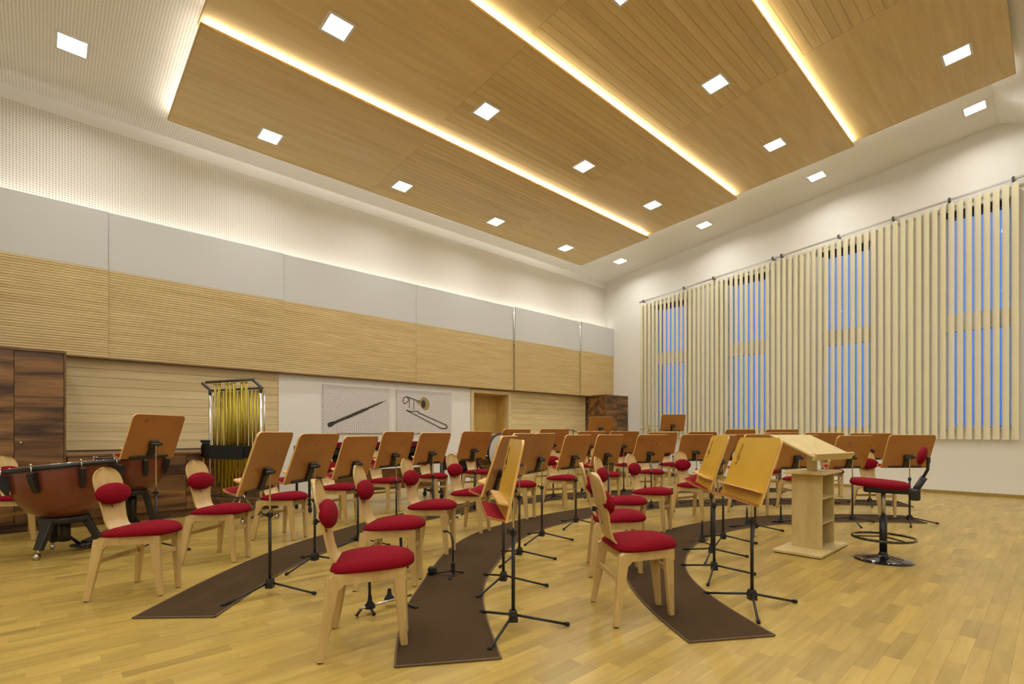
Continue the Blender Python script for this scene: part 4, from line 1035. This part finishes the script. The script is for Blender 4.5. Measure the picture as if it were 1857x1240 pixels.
mb = MB(); mb.box(-h - .06, h + .05, -.10, -.075, .86, 1.03, b=.004); mb.box(-h - .06, h + .05, .085, .11, .88, 1.01, b=.004)
mb.box(-h - .06, -h + .04, -.10, .10, .86, 1.03, b=.004); mb.box(h - .05, h + .05, -.10, .10, .86, 1.03, b=.004); mb.build('damper_box', M['black'], tb)
mb = MB(); mb.box(-h + .16, h - .22, -.125, -.10, .84, 1.03, b=.004); mb.build('damper_cover', M['rubber'], tb)
mb = MB(); mb.tube([(-h - .02, -.05, 1.03), (-h - .02, -.05, 1.07)], .05, 12); mb.tube([(-h - .05, -.03, 1.07), (-h - .05, -.03, 1.10)], .07, 12); mb.build('mallet_tray', M['rubber'], tb)
ml = thing('bell_mallet', 'pale wooden bell mallet hanging at the left of the tubular bells', 'mallet', ctr); ml.rotation_euler = (0, 0, yaw)
mb = MB(); mb.tube([(-h - .06, -.06, .90), (-h + .01, -.10, .68)], .008, 8); mb.build('handle', M['chair'], ml)
mb = MB(); mb.tube([(-h - .09, -.075, .915), (-h - .03, -.045, .92)], .02, 12); mb.build('hammer_head', M['chair'], ml)
mb = MB(); mb.box(-.07, .07, -.02, .02, .10, .115, b=.003); mb.bar((0, 0, .10), (0, -.16, .03), .07, .09, .012, (1, 0, 0)); o_ = mb.build('damper_pedal', M['black'], tb)

# ================================================================== MARIMBA, XYLOPHONE
t = thing('marimba', 'long concert marimba under a maroon dust cover on wheels behind the chairs', 'percussion instrument', (4.2, 8.0, 0))
mb = MB(); mb.box(-1.05, 1.2, -.36, .30, 1.035, 1.05); mb.box(-1.05, 1.2, -.375, -.36, .965, 1.05, b=.002); mb.box(1.2, 1.215, -.37, .30, .93, 1.05); mb.build('dust_cover', M['maroon'], t)
mb = MB(); mb.box(-1.25, 1.22, -.34, -.30, .86, .955, b=.004); mb.box(-1.25, 1.22, .26, .30, .86, .955, b=.004); mb.build('frame_rail', M['black'], t)
for s in (-1.22, 1.19):
    mb = MB(); mb.box(s - .03, s + .03, -.34, .30, .80, 1.0, b=.004); mb.tube([(s, -.28, .10), (s, -.28, .82)], .02, 10); mb.tube([(s, .24, .10), (s, .24, .82)], .02, 10); mb.bar((s, -.32, .12), (s, .28, .12), .05, .05, .03, (0, 0, 1)); e_ = mb.build('end_frame', M['black'], t)
    for y in (-.3, .26):
        mb = MB(); mb.tube([(s - .015, y, .045), (s + .015, y, .045)], .045, 14); mb.tube([(s, y, .05), (s, y, .12)], .012, 8); mb.build('caster', M['rubber'], e_)
for k in range(26):
    x = -1.12 + k * .087
    if k < 2 or k > 24: pass
    mb = MB(); L_ = .22 + .10 * abs(math.cos(k / 25 * 1.5)); mb.tube([(x, -.16, .93 - L_), (x, -.16, .92)], .028, 10); mb.build('resonator_tube', M['black'], t)
mb = MB()
for k in range(28): mb.box(-1.17 + k * .084, -1.17 + k * .084 + .07, -.29, -.0, .975, .997)
mb.build('tone_bars', M['walnut_trim'], t)
mb = MB(); mb.box(-1.2, 1.17, .18, .2, .60, .95); mb.build('resonator_panel', M['black'], t)
mb = MB(); mb.box(-1.0, 1.17, -.02, 0, .22, .58, b=.003); mb.build('lower_board', M['walnut'], t)
t = thing('xylophone', 'small xylophone under a maroon cloth beside the bass drum', 'percussion instrument', (5.98, 8.15, 0))
mb = MB(); mb.box(-.42, .42, -.25, .25, .73, .742); mb.box(-.42, .42, -.262, -.25, .66, .742); mb.box(.41, .425, -.26, .25, .30, .742); mb.build('dust_cover', M['maroon'], t)
for x in (-.38, .38):
    for y in (-.21, .21):
        mb = MB(); mb.bar((x, y, 0), (x, y, .72), .035, .045, .035, (1, 0, 0)); mb.build('leg', M['walnut'], t)
mb = MB(); mb.box(-.40, .40, -.23, -.20, .50, .66, b=.003); mb.box(-.40, .40, .2, .23, .60, .66, b=.003); mb.build('frame', M['black'], t)

# ================================================================== BASS DRUM
t = thing('bass_drum', 'concert bass drum with brown shell and white head on a chrome stand', 'drum', (7.10, 8.22, 0), R(8))
rz_ = .385; zc = .80
Mb = Matrix.Translation((0, 0, zc)) @ Matrix.Rotation(R(90), 4, 'X')
mb = MB(); mb.lathe([(rz_, -.20), (rz_, .20)], 40, Mb); mb.build('shell', M['walnut'], t)
for s in (-1, 1):
    mb = MB(); mb.lathe([(rz_ + .002, s * .17), (rz_ + .022, s * .17), (rz_ + .022, s * .215), (rz_ - .006, s * .215), (rz_ - .006, s * .20)], 40, Mb); h_ = mb.build('hoop', M['black'], t)
    mb = MB(); mb.lathe([(rz_ - .004, s * .205), (rz_ * .9, s * .207), (.01, s * .207)], 40, Mb); mb.build('drum_head', M['skin'], t)
for k in range(10):
    a = R(36 * k + 9); mb = MB()
    mb.tube([Mb @ Vector(((rz_ + .024) * math.cos(a), (rz_ + .024) * math.sin(a), -.22)), Mb @ Vector(((rz_ + .024) * math.cos(a), (rz_ + .024) * math.sin(a), .22))], .006, 6); mb.build('tension_rod', M['chrome'], t)
for s in (-1, 1):
    mb = MB(); mb.tube([(-.34 * 1, s * .24, .03), (-.22, s * .24, .30), (0, s * .24, .38), (.22, s * .24, .30), (.34, s * .24, .03)], .013, 8); mb.build('stand_leg', M['chrome'], t)
mb = MB(); mb.tube([(-.2, -.24, .32), (-.2, .24, .32)], .012, 8); mb.tube([(.2, -.24, .32), (.2, .24, .32)], .012, 8); mb.build('cradle_bar', M['chrome'], t)

# ================================================================== DRUM KIT, CYMBALS
def tripod_cymbal(lab, x, y, z, r, mat, tilt, tdir):
    t = thing('cymbal_stand', lab, 'cymbal', (x, y, 0))
    Mx = Matrix.Translation((0, 0, z)) @ Matrix.Rotation(R(tdir), 4, 'Z') @ Matrix.Rotation(R(tilt), 4, 'Y')
    mb = MB(); mb.lathe([(.006, .018), (r * .18, .016), (r * .22, .004), (r * .6, -.006), (r, -.018), (r, -.021), (r * .6, -.009), (r * .2, .001)], 36, Mx); mb.build('cymbal', mat, t)
    mb = MB(); mb.tube([(0, 0, .25), (0, 0, z)], .010, 8); mb.tube([Mx @ Vector((0, 0, 0)), Mx @ Vector((0, 0, .06))], .009, 8); mb.tube([(0, 0, .5), (0, 0, .85)], .015, 10); mb.build('post', M['chrome'], t)
    for k in range(3):
        a = R(120 * k + 15); mb = MB(); mb.tube([(0, 0, .42), (.28 * math.cos(a), .28 * math.sin(a), .012)], .009, 8); mb.build('leg', M['chrome'], t)
tripod_cymbal('brass cymbal tilted on a chrome stand before the first window', 11.7, 7.3, 1.36, .26, M['brass'], -11, -43)
tripod_cymbal('dark cymbal on a stand in front of the plank wall by the corner cabinet', 9.4, 7.95, 1.27, .21, M['gloss'], 20, -43)
t = thing('drum_kit', 'chrome trimmed drum kit standing near the corner by the windows', 'drum kit', (12.1, 8.15, 0), R(-30))
Mk = Matrix.Translation((0, 0, .30)) @ Matrix.Rotation(R(90), 4, 'X')
mb = MB(); mb.lathe([(.01, -.2), (.28, -.2), (.295, -.2), (.295, .2), (.28, .2), (.01, .2)], 32, Mk); mb.build('kick_drum', M['white'], t)
for (x, y, z, r, hh, nm) in ((-.16, .05, .78, .15, .24, 'tom'), (.18, .05, .78, .165, .26, 'tom'), (.5, -.35, .36, .20, .38, 'floor_tom'), (-.45, -.35, .62, .18, .14, 'snare_drum')):
    mb = MB(); mb.lathe([(.01, z), (r, z), (r, z + hh)], 28, Matrix.Translation((x, y, 0))); d_ = mb.build(nm, M['brass'] if nm == 'snare_drum' else M['white'], t)
    mb = MB(); mb.lathe([(r + .001, z + hh - .03), (r + .012, z + hh - .03), (r + .012, z + hh + .004), (r - .004, z + hh + .004)], 28, Matrix.Translation((x, y, 0)))
    for k in range(6):
        a = R(60 * k); mb.tube([(x + (r + .014) * math.cos(a), y + (r + .014) * math.sin(a), z + .03), (x + (r + .014) * math.cos(a), y + (r + .014) * math.sin(a), z + hh)], .008, 6)
    mb.build('hoop', M['chrome'], d_)
    mb = MB(); mb.lathe([(r, z + hh), (.01, z + hh + .001)], 28, Matrix.Translation((x, y, 0))); mb.build('drum_head', M['skin'], d_)
for (x, y) in ((.5 + .19, -.35), (.5 - .1, -.52), (.5 - .1, -.18), (-.45, -.35)):
    mb = MB(); mb.tube([(x, y, 0.0), (x, y, .6)], .009, 8); mb.build('leg', M['chrome'], t)
mb = MB(); mb.tube([(0, 0, .58), (0, 0, .95)], .014, 8); mb.tube([(-.16, .05, .9), (0, 0, .93), (.18, .05, .9)], .011, 8); mb.build('tom_holder', M['chrome'], t)
for s in (-1, 1):
    mb = MB(); mb.tube([(s * .24, .15, .2), (s * .36, .22, .008)], .010, 8); mb.build('spur', M['chrome'], t)

# ================================================================== INSTRUMENT STANDS
def peg(lab, x, y, legs=3, h=.24, rz=0):
    t = thing('instrument_peg', lab, 'instrument stand', (x, y, 0), rz, 'black clarinet pegs on the floor')
    mb = MB(); mb.lathe([(.040, .018), (.030, .035), (.016, .07), (.012, .10), (.011, .18), (.006, h), (.001, h + .005)], 16); mb.build('cone', M['rubber'], t)
    mb = MB(); mb.box(-.02, .02, -.02, .02, .006, .022, b=.003); mb.build('hub', M['black'], t)
    for k in range(legs):
        a = 2 * math.pi * k / legs; mb = MB(); mb.tube([(.012 * math.cos(a), .012 * math.sin(a), .016), (.15 * math.cos(a), .15 * math.sin(a), .008)], .006, 6); mb.build('leg', M['black'], t)
def F_(px, py, z=0.02):
    D = (1.2 - z) * 918.5 / (py - 785.5); v_ = wpt(px, D); return v_.x, v_.y
peg('black clarinet peg on the inner carpet, left of the orange stands', 5.33, 2.66)
peg('black clarinet peg on the inner carpet behind the tall orange stand', 6.71, 2.74, rz=.6)
peg('black clarinet peg on the inner carpet beside the lectern', 7.26, 2.52, rz=.3)
peg('black instrument peg on the farthest carpet, left one of a pair', 9.50, 6.02, h=.3)
peg('black instrument peg on the farthest carpet, right one of a pair', 9.78, 5.80, h=.3, rz=.5)
t = thing('saxophone_stand', 'chrome and black instrument stand lying low under the nearest chair', 'instrument stand', (1.73, 3.13, 0), 0)
mb = MB(); mb.tube([(-.20, -.02, .05), (.20, .0, .05)], .009, 10); mb.build('chrome_bar', M['chrome'], t)
for (x, y) in ((-.13, -.02), (.04, .025)):
    mb = MB(); mb.lathe([(.036, .04), (.034, .06), (.016, .085), (.012, .12)], 14, Matrix.Translation((x, y, 0))); mb.build('rubber_cone', M['rubber'], t)
mb = MB(); mb.tube([(-.13, -.02, .09), (-.135, -.02, .30)], .010, 8); mb.build('peg', M['black'], t)
for (a, b_) in (((-.19, -.02, .05), (-.23, -.03, .014)), ((.08, .0, .05), (.24, .14, .012)), ((.08, .0, .05), (.14, -.17, .012)), ((-.13, -.02, .05), (-.13, -.08, .012))):
    mb = MB(); mb.tube([a, b_], .009, 8); mb.tube([Vector(b_) * .93 + Vector(a) * .07, b_], .014, 8); mb.build('leg', M['black'], t)
t = thing('trombone_stand', 'black folding instrument stand with hooked upright on the middle carpet', 'instrument stand', (2.53, 3.45, 0), R(-43))
mb = MB(); mb.tube([(0, 0, .03), (0, 0, .30), (-.02, 0, .36), (-.06, 0, .385)], .007, 8); mb.ellipsoid((-.065, 0, .38), (.022, .02, .014), 10, 6); mb.build('upright', M['black'], t)
mb = MB(); mb.box(-.016, .016, -.016, .016, .02, .12, b=.004); mb.build('hub', M['black'], t)
for (x, y) in ((-.22, .02), (.08, .07), (-.01, -.13)):
    mb = MB(); mb.tube([(0, 0, .05), (x, y, .012)], .007, 8); mb.tube([(x * .9, y * .9, .015), (x, y, .012)], .012, 8); mb.build('leg', M['black'], t)
mb = MB(); mb.box(-.21, -.14, -.02, .05, .03, .075, b=.008); mb.build('cradle', M['rubber'], t)
t = thing('clarinet_stand', 'folded black instrument stand upright behind the second nearest chair', 'instrument stand', (2.35, 3.87, 0), R(20))
mb = MB(); mb.tube([(0, 0, .02), (.01, 0, .36)], .009, 8); mb.tube([(-.02, .05, .02), (-.06, .03, .36)], .013, 8); mb.build('upright', M['black'], t)
mb = MB(); mb.tube([(-.05, 0, .13), (.06, 0, .13)], .011, 10); mb.build('chrome_bar', M['chrome'], t)
for (x, y) in ((-.10, .05), (.12, .03), (0, -.12)):
    mb = MB(); mb.tube([(0, 0, .06), (x, y, .010)], .008, 8); mb.build('leg', M['black'], t)

# ---- drum throne behind the tubular bells
t = thing('drum_stool', 'round maroon drum stool behind the tubular bells', 'stool', (2.15, 8.22, 0))
mb = MB(); mb.lathe([(.01, .54), (.15, .54), (.165, .56), (.165, .60), (.15, .62), (.01, .625)], 28); mb.build('seat_cushion', M['maroon'], t)
mb = MB(); mb.tube([(0, 0, .2), (0, 0, .55)], .016, 10); mb.build('post', M['chrome'], t)
for k in range(3):
    a = R(120 * k + 10); mb = MB(); mb.tube([(0, 0, .34), (.24 * math.cos(a), .24 * math.sin(a), .012)], .010, 8); mb.build('leg', M['chrome'], t)

bpy.context.view_layer.update()
